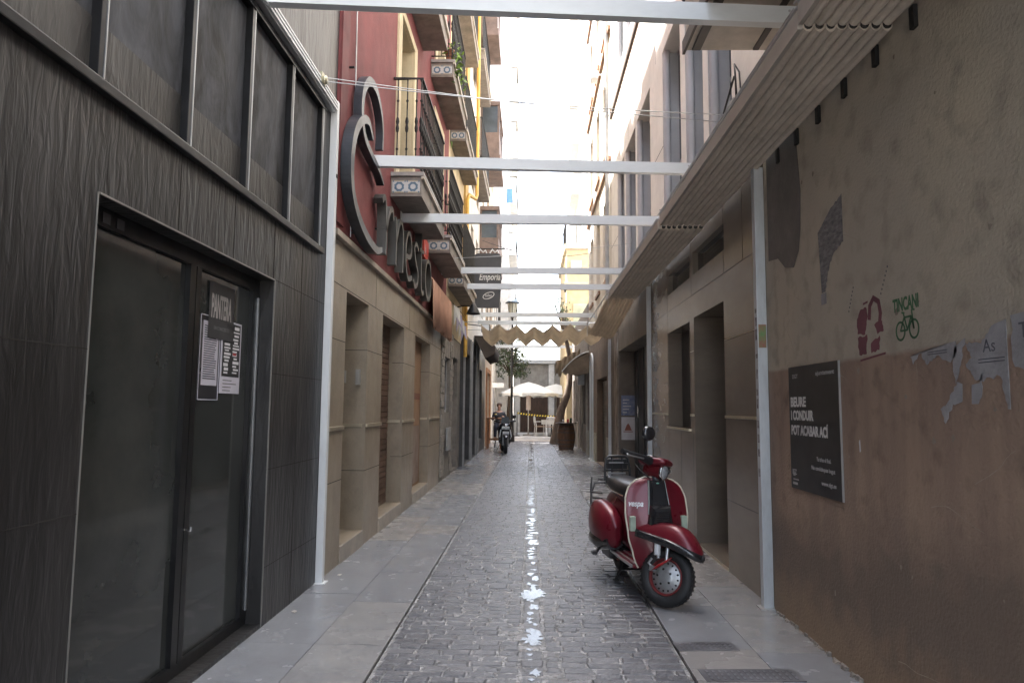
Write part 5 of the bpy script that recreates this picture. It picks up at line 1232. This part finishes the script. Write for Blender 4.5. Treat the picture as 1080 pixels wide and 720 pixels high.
# ------------------------------------------------------------------ red scooter
paint = mat('deep_red_paint', (.135,.009,.018), .3, .1, var=.08, vscale=3, coat=.2, dirt=.2, spec=.4)
black_gloss = mat('black_gloss', (.018,.018,.02), .2, coat=.4, var=.1)
seat_m = mat('black_vinyl', (.022,.022,.024), .34, var=.15, vscale=10, bump=.15, bscale=120)
cream_trim = mat('cream_trim', (.62,.58,.46), .4)
lens_m = mat('pale_lens', (.42,.50,.40), .15, var=.1, vscale=20)
def scooter():
    T = Matrix.Translation((.883,5.70,0)) @ Matrix.Rotation(radians(9), 4, 'Z')
    t = thing('scooter', (.885,5.68,0), 'dark red classic scooter parked with its front wheel turned, beside the right pavement edge', 'scooter', rz=radians(9))
    B = lambda s, n, m, p=t, **k: s.build(n, m, p, local=True, **k)
    # legshield: curved sheet
    NZ, NX = 22, 20; vs = []
    def hw(v):   # half width by height fraction
        pts = [(0,.165),(.12,.20),(.35,.235),(.6,.25),(.78,.243),(.88,.215),(.94,.18),(.98,.125),(1,.07)]
        for (a, p), (b, q) in zip(pts, pts[1:]):
            if v <= b: k = (v-a)/(b-a); k = k*k*(3-2*k) if v < .6 else k; return p+(q-p)*k
        return pts[-1][1]
    def ls(u, v, off=0):
        w = hw(v); z = .255+.675*v; y = -.405+.02*v+.085*v*v
        return Vector((u*w, y-.10*(1-abs(u)**1.8)*(1-.35*v)-.012*(abs(u)**8)+off, z))
    for j in range(NZ+1):
        for i in range(NX+1): vs.append(ls(-1+2*i/NX, (j/NZ)**.85))
    s = MB(); s.add(vs, [(j*(NX+1)+i,j*(NX+1)+i+1,(j+1)*(NX+1)+i+1,(j+1)*(NX+1)+i) for j in range(NZ) for i in range(NX)], True)
    leg = B(s, 'leg_shield', paint, solid=.008, subd=1)
    edge = [ls(-1,(j/NZ)**.85) for j in range(NZ+1)]+[ls(-1+2*i/10,1) for i in range(1,10)]+[ls(1,(j/NZ)**.85) for j in range(NZ,-1,-1)]
    B(MB().tube(edge, .0075, 8), 'shield_trim', cream_trim, leg)
    # centre panel with grey side stripes, horn cover
    def strip(u0, u1, v0, v1, off, n=8):
        q = MB(); P = []
        for j in range(n+1):
            v = v0+(v1-v0)*j/n
            for x in (u0, u1): p = ls(x/hw(v), v, -off); P.append(p)
        q.add(P, [(2*j,2*j+1,2*j+3,2*j+2) for j in range(n)]); return q
    s = MB(); rings = []
    for j in range(9):
        v = .60+.375*j/8; c = ls(0, v); w = .082-.022*j/8
        rings.append([(-w,c.y+.01,c.z),(-w,c.y-.018,c.z),(-w*.7,c.y-.034,c.z),(w*.7,c.y-.034,c.z),(w,c.y-.018,c.z),(w,c.y+.01,c.z)])
    s.loft(rings, smooth=False); cp = B(s, 'centre_panel', black_gloss)
    for sx in (-1, 1):
        s = MB(); s.tube([(sx*(.086-.022*j/8), ls(0,.60+.37*j/8).y-.004, ls(0,.60+.37*j/8).z) for j in range(9)], 0, sq=(.006,.022,(0,1,0))); B(s, 'panel_stripe', mat('grey_green_stripe', (.36,.42,.40), .4), cp)
    s = MB(); c = ls(0,.97); s.lathe([(0,-.008),(.016,-.007),(.018,0)], (0,c.y-.034,c.z-.03), 16, 'y'); B(s, 'badge', mat('green_badge', (.10,.30,.22), .3), cp)
    s = MB(); rings = []
    for y, w, z0, z1 in ((0,.10,.57,.73),(-.03,.098,.57,.725),(-.055,.086,.585,.71),(-.07,.07,.60,.69)):
        yy = ls(0,.48).y+.01+y; rings.append([(-w,yy,z0),(w,yy,z0),(w*.78,yy,z1),(-w*.78,yy,z1)])
    s.loft(rings, smooth=False); hc = B(s, 'horn_cover', black_gloss)
    s = MB()
    for k in range(6): s.box(-.05,.05,ls(0,.48).y-.064,ls(0,.48).y-.058,.60+.014*k,.606+.014*k)
    B(s, 'grille', plastic_blk, hc)
    # indicators
    for sx in (-1, 1):
        p = ls(sx*.84,.50); s = MB(); s.box(p.x-.022,p.x+.022,p.y-.035,p.y+.012,p.z-.062,p.z+.05,bev=.008); B(s, 'indicator', lens_m)
    # script lettering on the shield
    v3, f3 = text_mb('vespa', .062, w=.105, bold=.001, ext=.0015, shear=.35)
    s = MB(); P = []
    for v in v3:
        x = -.222+v.x; z = .715+v.y; vv = (z-.255)/.675; p = ls(x/hw(vv), vv); P.append((x, p.y-.007-v.z, z))
    s.add(P, f3); B(s, 'script_badge', mat('satin_badge', (.55,.55,.55), .4, .3))
    # floor, tunnel, rails
    s = MB(); s.box(-.20,.20,-.40,.16,.245,.268,bev=.008); fl = B(s, 'floorboard', paint)
    s = MB()
    for x in (-.17,-.11,.11,.17): s.box(x-.008,x+.008,-.36,.13,.269,.279)
    B(s, 'floor_rail', alu, fl)
    s = MB(); s.tube([(-.205,-.38,.262),(-.213,-.1,.262),(-.215,.16,.27)], .012, 8); s.tube([(.205,-.38,.262),(.213,-.1,.262),(.215,.16,.27)], .012, 8); B(s, 'floor_edge', alu, fl)
    def ell(cx, cy, cz, rx, rz, n=20, e=2.4): 
        o = []
        for k in range(n):
            a = 2*pi*k/n; c_, s_ = cos(a), sin(a); o.append((cx+rx*abs(c_)**(2/e)*(1 if c_ > 0 else -1), cy, cz+rz*abs(s_)**(2/e)*(1 if s_ > 0 else -1)))
        return o
    s = MB(); s.loft([ell(0,y,z,rx,rz) for y, z, rx, rz in ((.10,.50,.06,.24),(.14,.51,.11,.26),(.3,.52,.14,.24),(.5,.54,.14,.21),(.7,.55,.12,.17),(.82,.52,.085,.13),(.88,.48,.04,.08))]); B(s, 'rear_frame', paint)
    for sx in (-1, 1):
        s = MB(); s.loft([ell(sx*x,y,z,rx,rz,24,2.3) for y, x, z, rx, rz in ((.06,.19,.42,.02,.06),(.09,.20,.43,.06,.125),(.15,.215,.445,.095,.165),(.25,.225,.455,.115,.19),(.4,.22,.465,.12,.195),(.55,.21,.47,.11,.185),(.68,.19,.465,.09,.155),(.78,.165,.455,.06,.11),(.84,.15,.45,.02,.05))]); cw = B(s, 'side_cowl', paint)
        s = MB(); s.loft([ell(sx*x,y,z,rx,rz,24,2.3) for y, x, z, rx, rz in ((.10,.205,.345,.07,.06),(.25,.23,.335,.115,.075),(.45,.225,.335,.118,.075),(.65,.2,.345,.09,.06),(.75,.17,.36,.05,.04))]); B(s, 'cowl_skirt', black_gloss, cw)
    # seat
    s = MB(); s.loft([ell(0,y,z,rx,rz,20,3) for y, z, rx, rz in ((-.03,.70,.05,.06),(-.01,.72,.10,.10),(.06,.735,.13,.105),(.3,.76,.145,.085),(.48,.785,.14,.07),(.66,.80,.125,.055),(.72,.80,.08,.03))]); st = B(s, 'seat', seat_m)
    s = MB(); s.tube([(-.137,.06,.735),(-.142,.3,.74),(-.142,.5,.75),(-.13,.66,.76)], .006, 6); s.tube([(.137,.06,.735),(.142,.3,.74),(.142,.5,.75),(.13,.66,.76)], .006, 6); B(s, 'seat_piping', chrome, st)
    # luggage frame with backrest
    s = MB(); bl_ = plastic_blk
    s.tube([(-.12,.70,.77),(-.12,.72,.90),(-.105,.73,1.0),(-.08,.735,1.02),(.08,.735,1.02),(.105,.73,1.0),(.12,.72,.90),(.12,.70,.77)], .012, 8)
    for z in (.83,.89,.95): s.tube([(-.12,.722,z),(.12,.722,z)], .009, 6)
    for x in (-.05,.05): s.tube([(x,.722,.83),(x,.735,1.02)], .008, 6)
    s.tube([(-.12,.70,.80),(-.12,.92,.79),(.12,.92,.79),(.12,.70,.80)], .010, 6)
    for x in (-.08,0,.08): s.tube([(x,.70,.80),(x,.95,.79)], .007, 6)
    rk = B(s, 'rear_rack', bl_)
    s = MB(); s.box(-.10,.10,.728,.75,.90,.995,bev=.01); B(s, 'backrest_pad', seat_m, rk)
    s = MB(); s.box(-.08,.06,.714,.722,.955,.968); s.box(-.09,.08,.714,.722,.855,.872); B(s, 'plated_bar', alu, rk)
    # side crash loop
    s = MB()
    for sx in (-1,):
        s.tube([(sx*.16,.55,.80),(sx*.25,.58,.79),(sx*.29,.56,.70),(sx*.305,.5,.60)], .010, 6); s.tube([(sx*.295,.56,.66),(sx*.20,.5,.66)], .009, 6); s.tube([(sx*.29,.56,.71),(sx*.20,.5,.71)], .009, 6); s.tube([(sx*.275,.60,.84),(sx*.29,.58,.70)], .009, 6)
    B(s, 'side_carrier', bl_)
    # underside: engine, exhaust, stand, kick pedal
    s = MB(); s.box(-.16,.02,.42,.72,.14,.30,bev=.03); s.tube([(-.05,.2,.22),(-.07,.5,.22)], .035, 10); B(s, 'engine', plastic_blk)
    s = MB(); s.tube([(-.22,.34,.27),(-.29,.30,.26),(-.33,.22,.25),(-.35,.20,.25)], .013, 8); s.box(-.375,-.335,.17,.23,.235,.262,bev=.006); B(s, 'kick_pedal', plastic_blk)
    s = MB(); s.tube([(.05,.28,.17),(.16,.4,.14),(.17,.62,.15)], [.05,.06,.03], 12); B(s, 'exhaust', mat('dark_exhaust', (.06,.05,.045), .5, .5), t)
    for sx in (-1, 1): s = MB(); s.tube([(sx*.06,.20,.24),(sx*.12,.22,.10),(sx*.155,.23,.014)], .013, 8); s.box(sx*.155-.02,sx*.155+.02,.205,.255,.004,.016,bev=.003); B(s, 'stand_leg', iron)
    s = MB(); s.tube([(-.12,.22,.10),(.12,.22,.10)], .01, 8); B(s, 'stand_bar', iron)
    # wheels
    def wheel(cx, cy, cz, M=None, front=False):
        W = lambda mb: mb.xf(M) if M else mb
        R0, r0 = .166, .048
        pr = []
        for k in range(17):
            a = 2*pi*k/16; rr = R0+r0*cos(a); xx = .047*sin(a)*(1.05 if abs(cos(a)) < .7 else 1); pr.append((rr, xx))
        s = MB(); s.lathe(pr, (cx,cy,cz), 40, 'x')
        for k in range(40):
            a = 2*pi*k/40
            for sx in (-1, 1):
                c_ = Vector((cx+sx*.020, cy+.2088*cos(a+.04*sx), cz+.2088*sin(a+.04*sx))); rt = Matrix.Rotation(a, 3, 'X'); s.box(c_.x-.014,c_.x+.014,c_.y-.0012,c_.y+.0012,c_.z-.008,c_.z+.008, rot=rt)
        ty = B(W(s), 'tyre', rubber)
        s = MB(); s.lathe([(.128,-.040),(.134,-.036),(.134,.036),(.128,.040),(.118,.03),(.118,-.03),(.128,-.040)], (cx,cy,cz), 36, 'x'); B(W(s), 'rim', mat('red_rim', (.20,.03,.03), .4), ty)
        s = MB(); s.lathe([(.118,-.012),(.106,-.022),(.088,-.026),(.07,-.048),(.045,-.056),(.02,-.060),(0,-.061)], (cx,cy,cz), 32, 'x'); s.lathe([(0,.05),(.05,.048),(.085,.02),(.118,.012)], (cx,cy,cz), 32, 'x'); hb = B(W(s), 'hub', mat('grey_hub', (.42,.43,.43), .4, .6, dirt=.4), ty)
        s = MB()
        for k in range(16):
            a = 2*pi*k/16; s.lathe([(0,-.0305),(.007,-.030),(.007,-.024)], (cx,cy+.098*cos(a),cz+.098*sin(a)), 8, 'x')
        for k in range(5):
            a = 2*pi*k/5; s.lathe([(0,-.058),(.009,-.057),(.009,-.045)], (cx,cy+.055*cos(a),cz+.055*sin(a)), 6, 'x')
        B(W(s), 'wheel_nuts', iron, ty)
        return ty
    wheel(0,.60,.222)
    A = Vector((0,-.60,.216)); dvec = Vector((0,.34,.94)).normalized(); S = Matrix.Translation(A) @ Matrix.Rotation(radians(45), 4, dvec) @ Matrix.Translation(-A)
    wheel(0,-.60,.222, S, True)
    # fender
    NU, NV = 22, 18; vs = []
    def fd(u, a, k=1.):
        y = -.585-u*.262; zt = .612-(.175*u**2.3 if u > 0 else .07*abs(u)**2); zb = .46-.055*max(0,u)**1.2+(.02*abs(u) if u < 0 else 0)
        w = (.098*(1-max(0,u)**2.6)**.6+.012) if u > 0 else .11-.012*u*u
        return Vector((w*k*(1 if sin(a)>0 else -1)*abs(sin(a))**.75, y, zb+(zt-zb)*k*abs(cos(a))**.8))
    for j in range(NU+1):
        for i in range(NV+1): vs.append(fd(-1+2*j/NU, -pi/2+pi*i/NV))
    s = MB(); s.add(vs, [(j*(NV+1)+i,j*(NV+1)+i+1,(j+1)*(NV+1)+i+1,(j+1)*(NV+1)+i) for j in range(NU) for i in range(NV)], True); fn = B(s.xf(S), 'front_fender', paint, solid=.006, subd=1)
    for sx in (-1, 1):
        P = [fd(-1+2*j/NU, sx*pi/2) for j in range(NU+1)]; s = MB()
        V_ = []
        for p in P: V_ += [(p.x*1.01,p.y,p.z+.030),(p.x*1.04+sx*.004,p.y,p.z+.012),(p.x*1.02+sx*.002,p.y,p.z-.024)]
        s.add(V_, [(3*j+q,3*j+3+q,3*j+4+q,3*j+1+q) for j in range(NU) for q in range(2)], True); B(s.xf(S), 'fender_skirt', black_gloss, fn, solid=.005)
    s = MB(); s.tube([fd(1,-pi/2),fd(1,-pi/4),fd(1,0),fd(1,pi/4),fd(1,pi/2)], .012, 6); B(s.xf(S), 'fender_tip', rubber, fn)
    # suspension on rider's right
    s = MB(); s.tube([(-.088,-.51,.49),(-.095,-.535,.36)], .024, 14); B(s.xf(S), 'shock_absorber', mat('pale_grey_shock', (.55,.57,.58), .4), t)
    s = MB(); s.tube([(-.088,-.60,.50),(-.095,-.615,.34)], .013, 10); B(s.xf(S), 'fork_tube', alu)
    s = MB(); s.tube([(-.087,-.602,.52),(-.091,-.607,.45)], .0145, 10); B(s.xf(S), 'yellow_sleeve', mat('yellow_sleeve', (.55,.5,.05), .5))
    s = MB(); s.tube([(-.085,-.53,.375),(-.088,-.545,.34)], .014, 8); B(s.xf(S), 'shock_eye', alu)
    s = MB(); rg = []
    for (y, z, w, h) in ((-.525,.255,.02,.02),(-.54,.27,.028,.034),(-.58,.30,.028,.036),(-.63,.345,.026,.03),(-.645,.36,.018,.018)): rg.append([(-.098-w*.6,y-h*.5,z+h*.6),(-.098+w*.6,y-h*.5,z+h*.6),(-.098+w*.6,y+h*.5,z-h*.6),(-.098-w*.6,y+h*.5,z-h*.6)])
    s.loft(rg); B(s.xf(S), 'suspension_link', mat('bright_red_link', (.40,.02,.02), .4), t)
    s = MB(); s.tube([(-.07,-.50,.27),(-.085,-.47,.29),(-.08,-.49,.33)], .010, 6); s.box(-.10,-.065,-.53,-.49,.24,.28,bev=.006); B(s.xf(S), 'brake_arm', alu)
    # steering head, headset
    s = MB(); s.tube([(0,-.44,.66),(0,-.335,.98)], .032, 12); B(s, 'steering_column', plastic_blk)
    def hs(y, z, rx, rz, e=3.): return ell(0,y,z,rx,rz,20,e)
    s = MB(); s.loft([hs(-.20,1.035,.05,.02),hs(-.22,1.035,.075,.032),(hs(-.30,1.04,.088,.040)),hs(-.38,1.048,.088,.036),hs(-.43,1.055,.078,.026),hs(-.445,1.055,.06,.016)]); hd = B(s.xf(S), 'headset', paint)
    s = MB(); s.loft([hs(-.25,.985,.045,.05,2),hs(-.30,.98,.056,.06,2),hs(-.36,.98,.060,.062,2),hs(-.40,.98,.060,.062,2)]); B(s.xf(S), 'headlight_bowl', mat('dark_red_paint', (.10,.008,.012), .3), hd)
    s = MB(); s.lathe([(.061,-.40),(.064,-.415),(.058,-.425),(.054,-.42)], (0,0,.98), 28, 'y'); B(s.xf(S), 'headlight_ring', chrome, hd)
    s = MB(); s.lathe([(.056,-.418),(.04,-.434),(.02,-.442),(0,-.444)], (0,0,.98), 28, 'y'); B(s.xf(S), 'headlight', mat('headlight_glass', (.55,.58,.60), .08, .4, var=.2, vscale=30), hd)
    for sx in (-1, 1):
        s = MB(); s.tube([(sx*.08,-.32,1.04),(sx*.16,-.30,1.045),(sx*.24,-.27,1.05)], [.034,.026,.02], 12); B(s.xf(S), 'handlebar', plastic_blk, hd)
        s = MB(); s.tube([(sx*.235,-.272,1.05),(sx*.30,-.25,1.05),(sx*.365,-.225,1.05)], [.02,.019,.021], 12); B(s.xf(S), 'grip', rubber, hd)
        s = MB(); s.tube([(sx*.19,-.32,1.04),(sx*.24,-.335,1.035),(sx*.32,-.30,1.03),(sx*.36,-.275,1.03)], .007, 6); s.lathe([(0,-.01),(.01,-.01),(.01,.01),(0,.01)], (sx*.36,-.275,1.03), 8); B(s.xf(S), 'brake_lever', alu, hd)
    s = MB(); s.tube([(-.13,-.30,1.06),(-.14,-.305,1.12),(-.15,-.30,1.17),(-.15,-.30,1.20)], .006, 6); mi = B(s.xf(S), 'mirror_stem', plastic_blk, hd)
    s = MB(); mm = Matrix.Rotation(radians(-35), 3, 'Z'); s.lathe([(0,-.022),(.036,-.018),(.055,-.006),(.058,.008),(.054,.012)], (-.15,-.30,1.245), 24, 'y', M=mm); B(s.xf(S), 'mirror_shell', black_gloss, mi)
    s = MB(); s.lathe([(.054,.0125),(0,.0125)], (-.15,-.30,1.245), 24, 'y', M=mm); B(s.xf(S), 'mirror_glass', chrome, mi)
    s = MB(); s.lathe([(.0,.012),(.04,.010),(.045,0)], (0,-.29,1.082), 20); B(s.xf(S), 'speedometer', black_gloss, hd)
    # cables from the headset into the shield, licence light, tail lamp
    s = MB(); s.tube([(-.15,-.31,1.03),(-.13,-.40,.98),(-.05,-.40,.92)], .005, 6); B(s, 'control_cable', cable); s = MB(); s.tube([(.12,-.33,1.03),(.10,-.41,.98),(.04,-.40,.92)], .005, 6); B(s, 'control_cable', cable)
    s = MB(); s.box(-.06,.06,.86,.90,.50,.56,bev=.01); B(s, 'tail_lamp', mat('red_lens', (.4,.01,.01), .2))
    t.scale = (.955,.955,.955)
    return t
sc = scooter()

# ------------------------------------------------------------------ dark motor scooter at the far end
def motor():
    t = thing('motorcycle', (-.84,22.1,0), 'black modern motor scooter parked by the left shops at the far end', 'motorcycle', rz=radians(6))
    B = lambda s, n, m, p=t, **k: s.build(n, m, p, local=True, **k)
    def ell(cx, cy, cz, rx, rz, n=16, e=2.6):
        return [(cx+rx*abs(cos(2*pi*k/n))**(2/e)*(1 if cos(2*pi*k/n) > 0 else -1), cy, cz+rz*abs(sin(2*pi*k/n))**(2/e)*(1 if sin(2*pi*k/n) > 0 else -1)) for k in range(n)]
    for nm, y in (('front_wheel',-.66),('rear_wheel',.66)):
        s = MB(); s.lathe([(.20+.06*cos(2*pi*k/12), .055*sin(2*pi*k/12)) for k in range(13)], (0,y,.26), 28, 'x'); w_ = B(s, nm, rubber)
        s = MB(); s.lathe([(.15,-.03),(.03,-.05),(0,-.05)], (0,y,.26), 20, 'x'); s.lathe([(.15,.03),(.03,.05),(0,.05)], (0,y,.26), 20, 'x'); B(s, 'rim', alu, w_)
    s = MB(); s.loft([ell(0,y,z,rx,rz) for y, z, rx, rz in ((-.88,.48,.03,.03),(-.82,.52,.07,.05),(-.66,.55,.08,.05),(-.5,.5,.08,.05),(-.46,.44,.07,.05))]); B(s, 'front_mudguard', black_gloss)
    for sx in (-1, 1): B(MB().tube([(sx*.075,-.66,.26),(sx*.075,-.56,.60)], .024, 8), 'fork', alu)
    s = MB(); s.loft([ell(0,y,z,rx,rz) for y, z, rx, rz in ((-.70,.78,.05,.06),(-.64,.78,.13,.13),(-.55,.74,.19,.2),(-.42,.68,.22,.26),(-.34,.62,.21,.27),(-.30,.6,.15,.22))]); B(s, 'front_fairing', black_gloss)
    s = MB(); s.box(-.13,.13,-.705,-.655,.74,.83,bev=.02); B(s, 'headlight', mat('headlight_glass',(.55,.58,.6)))
    s = MB(); s.prism([(-.14,.86),(.14,.86),(.11,1.12),(-.11,1.12)], 'y', -.545, -.538); B(s, 'windscreen', white_glass)
    s = MB(); s.box(-.10,.10,-.73,-.722,.60,.68,bev=.003); B(s, 'number_plate', paper)
    s = MB(); s.loft([ell(0,y,z,rx,rz) for y, z, rx, rz in ((-.3,.35,.18,.07),(.0,.33,.18,.07),(.2,.45,.17,.2),(.5,.58,.17,.2),(.8,.66,.13,.12),(.98,.72,.05,.05))]); B(s, 'body', black_gloss)
    s = MB(); s.loft([ell(0,y,z,rx,rz) for y, z, rx, rz in ((.0,.72,.06,.03),(.1,.76,.14,.05),(.5,.80,.15,.05),(.9,.86,.12,.04),(.95,.86,.06,.02))]); B(s, 'seat', seat_m)
    s = MB(); s.tube([(-.33,-.32,.98),(-.2,-.42,.98),(0,-.46,.95),(.2,-.42,.98),(.33,-.32,.98)], .016, 8); hb = B(s, 'handlebar', plastic_blk)
    for sx in (-1, 1):
        B(MB().tube([(sx*.24,-.38,.99),(sx*.33,-.32,.985)], .022, 8), 'grip', rubber, hb)
        s = MB(); s.tube([(sx*.2,-.42,.99),(sx*.26,-.44,1.1)], .008, 6); s.lathe([(0,-.02),(.05,-.01),(.06,.01),(0,.012)], (sx*.28,-.44,1.13), 14, 'y'); B(s, 'mirror', plastic_blk, hb)
    s = MB(); s.tube([(-.1,.1,.3),(-.24,.14,.02)], .012, 6); B(s, 'side_stand', iron)
    s = MB(); s.tube([(.14,.3,.3),(.18,.6,.3),(.18,.95,.36)], [.03,.055,.05], 10); B(s, 'exhaust', alu)
    s = MB(); s.prism([(-.17,.50),(-.13,.72),(-.155,.74),(-.195,.52)], 'y', -.64,-.60); s.prism([(.17,.50),(.195,.52),(.155,.74),(.13,.72)], 'y', -.64,-.60); B(s, 'pale_fairing_stripe', white_paint)
motor()

# bare twigs/litter by the wall foot
r = random.Random(33)
for k, (x, y, lab) in enumerate(((-1.60,4.85,'pale crumb of litter at the foot of the black wall, nearest the door'),(-1.58,5.9,'small dead leaf on the left pavement beside the steel post'))):
    s = MB(); pts = [(x+.02*cos(a*1.05)*r.uniform(.5,1.2), y+.03*sin(a*1.05)*r.uniform(.5,1.2)) for a in range(6)]; s.prism(pts, 'z', .009, .012); tag(s.build('litter', mat('pale_litter', (.45,.42,.38), .8)), lab, 'litter')

# ------------------------------------------------------------------ sky, sun, camera
world = bpy.data.worlds.new('World'); scene.world = world; world.use_nodes = True
wn = world.node_tree.nodes; wl = world.node_tree.links; bg = wn['Background']
sky = wn.new('ShaderNodeTexSky'); sky.sky_type = 'NISHITA'; sky.sun_disc = False
EL, AZ = radians(66), radians(-62)      # sun from the left, a little ahead of the camera
sky.sun_elevation = EL; sky.sun_rotation = AZ; sky.air_density = 1.0; sky.dust_density = 3.5; sky.ozone_density = 1.0
hs_ = wn.new('ShaderNodeHueSaturation'); hs_.inputs['Saturation'].default_value = .55; wl.new(sky.outputs[0], hs_.inputs['Color']); wl.new(hs_.outputs[0], bg.inputs['Color']); bg.inputs['Strength'].default_value = .15
sd = Vector((sin(AZ)*cos(EL), cos(AZ)*cos(EL), sin(EL)))
sun = bpy.data.lights.new('sun', 'SUN'); sun.energy = 5.0; sun.angle = radians(.5); sun.color = (1,.975,.94)
so = bpy.data.objects.new('sun', sun); C.objects.link(so); so.rotation_euler = sd.to_track_quat('Z', 'Y').to_euler()

f = 735.; rr = radians(.5); p_ = radians(5.4266); a_ = radians(1.599)
F = Vector((-sin(a_)*cos(p_), cos(a_)*cos(p_), sin(p_))); Rt = Vector((cos(a_), sin(a_), 0)); Up = Rt.cross(F)
Xc = cos(rr)*Rt+sin(rr)*Up; Yc = -sin(rr)*Rt+cos(rr)*Up
cam = bpy.data.cameras.new('camera'); cam.sensor_width = 36; cam.lens = 36*f/1080; cam.clip_end = 2000; cam.clip_start = .05
co = bpy.data.objects.new('camera', cam); C.objects.link(co)
co.matrix_world = Matrix(((Xc.x,Yc.x,-F.x,0),(Xc.y,Yc.y,-F.y,0),(Xc.z,Yc.z,-F.z,1.4),(0,0,0,1)))
scene.camera = co
vs_ = scene.view_settings; vs_.view_transform = 'Standard'; vs_.look = 'None'; vs_.gamma = 1; vs_.use_curve_mapping = False
vs_.exposure = 3.2
scene.cycles.max_bounces = 8; scene.cycles.diffuse_bounces = 5; scene.cycles.glossy_bounces = 4; scene.cycles.use_denoising = True
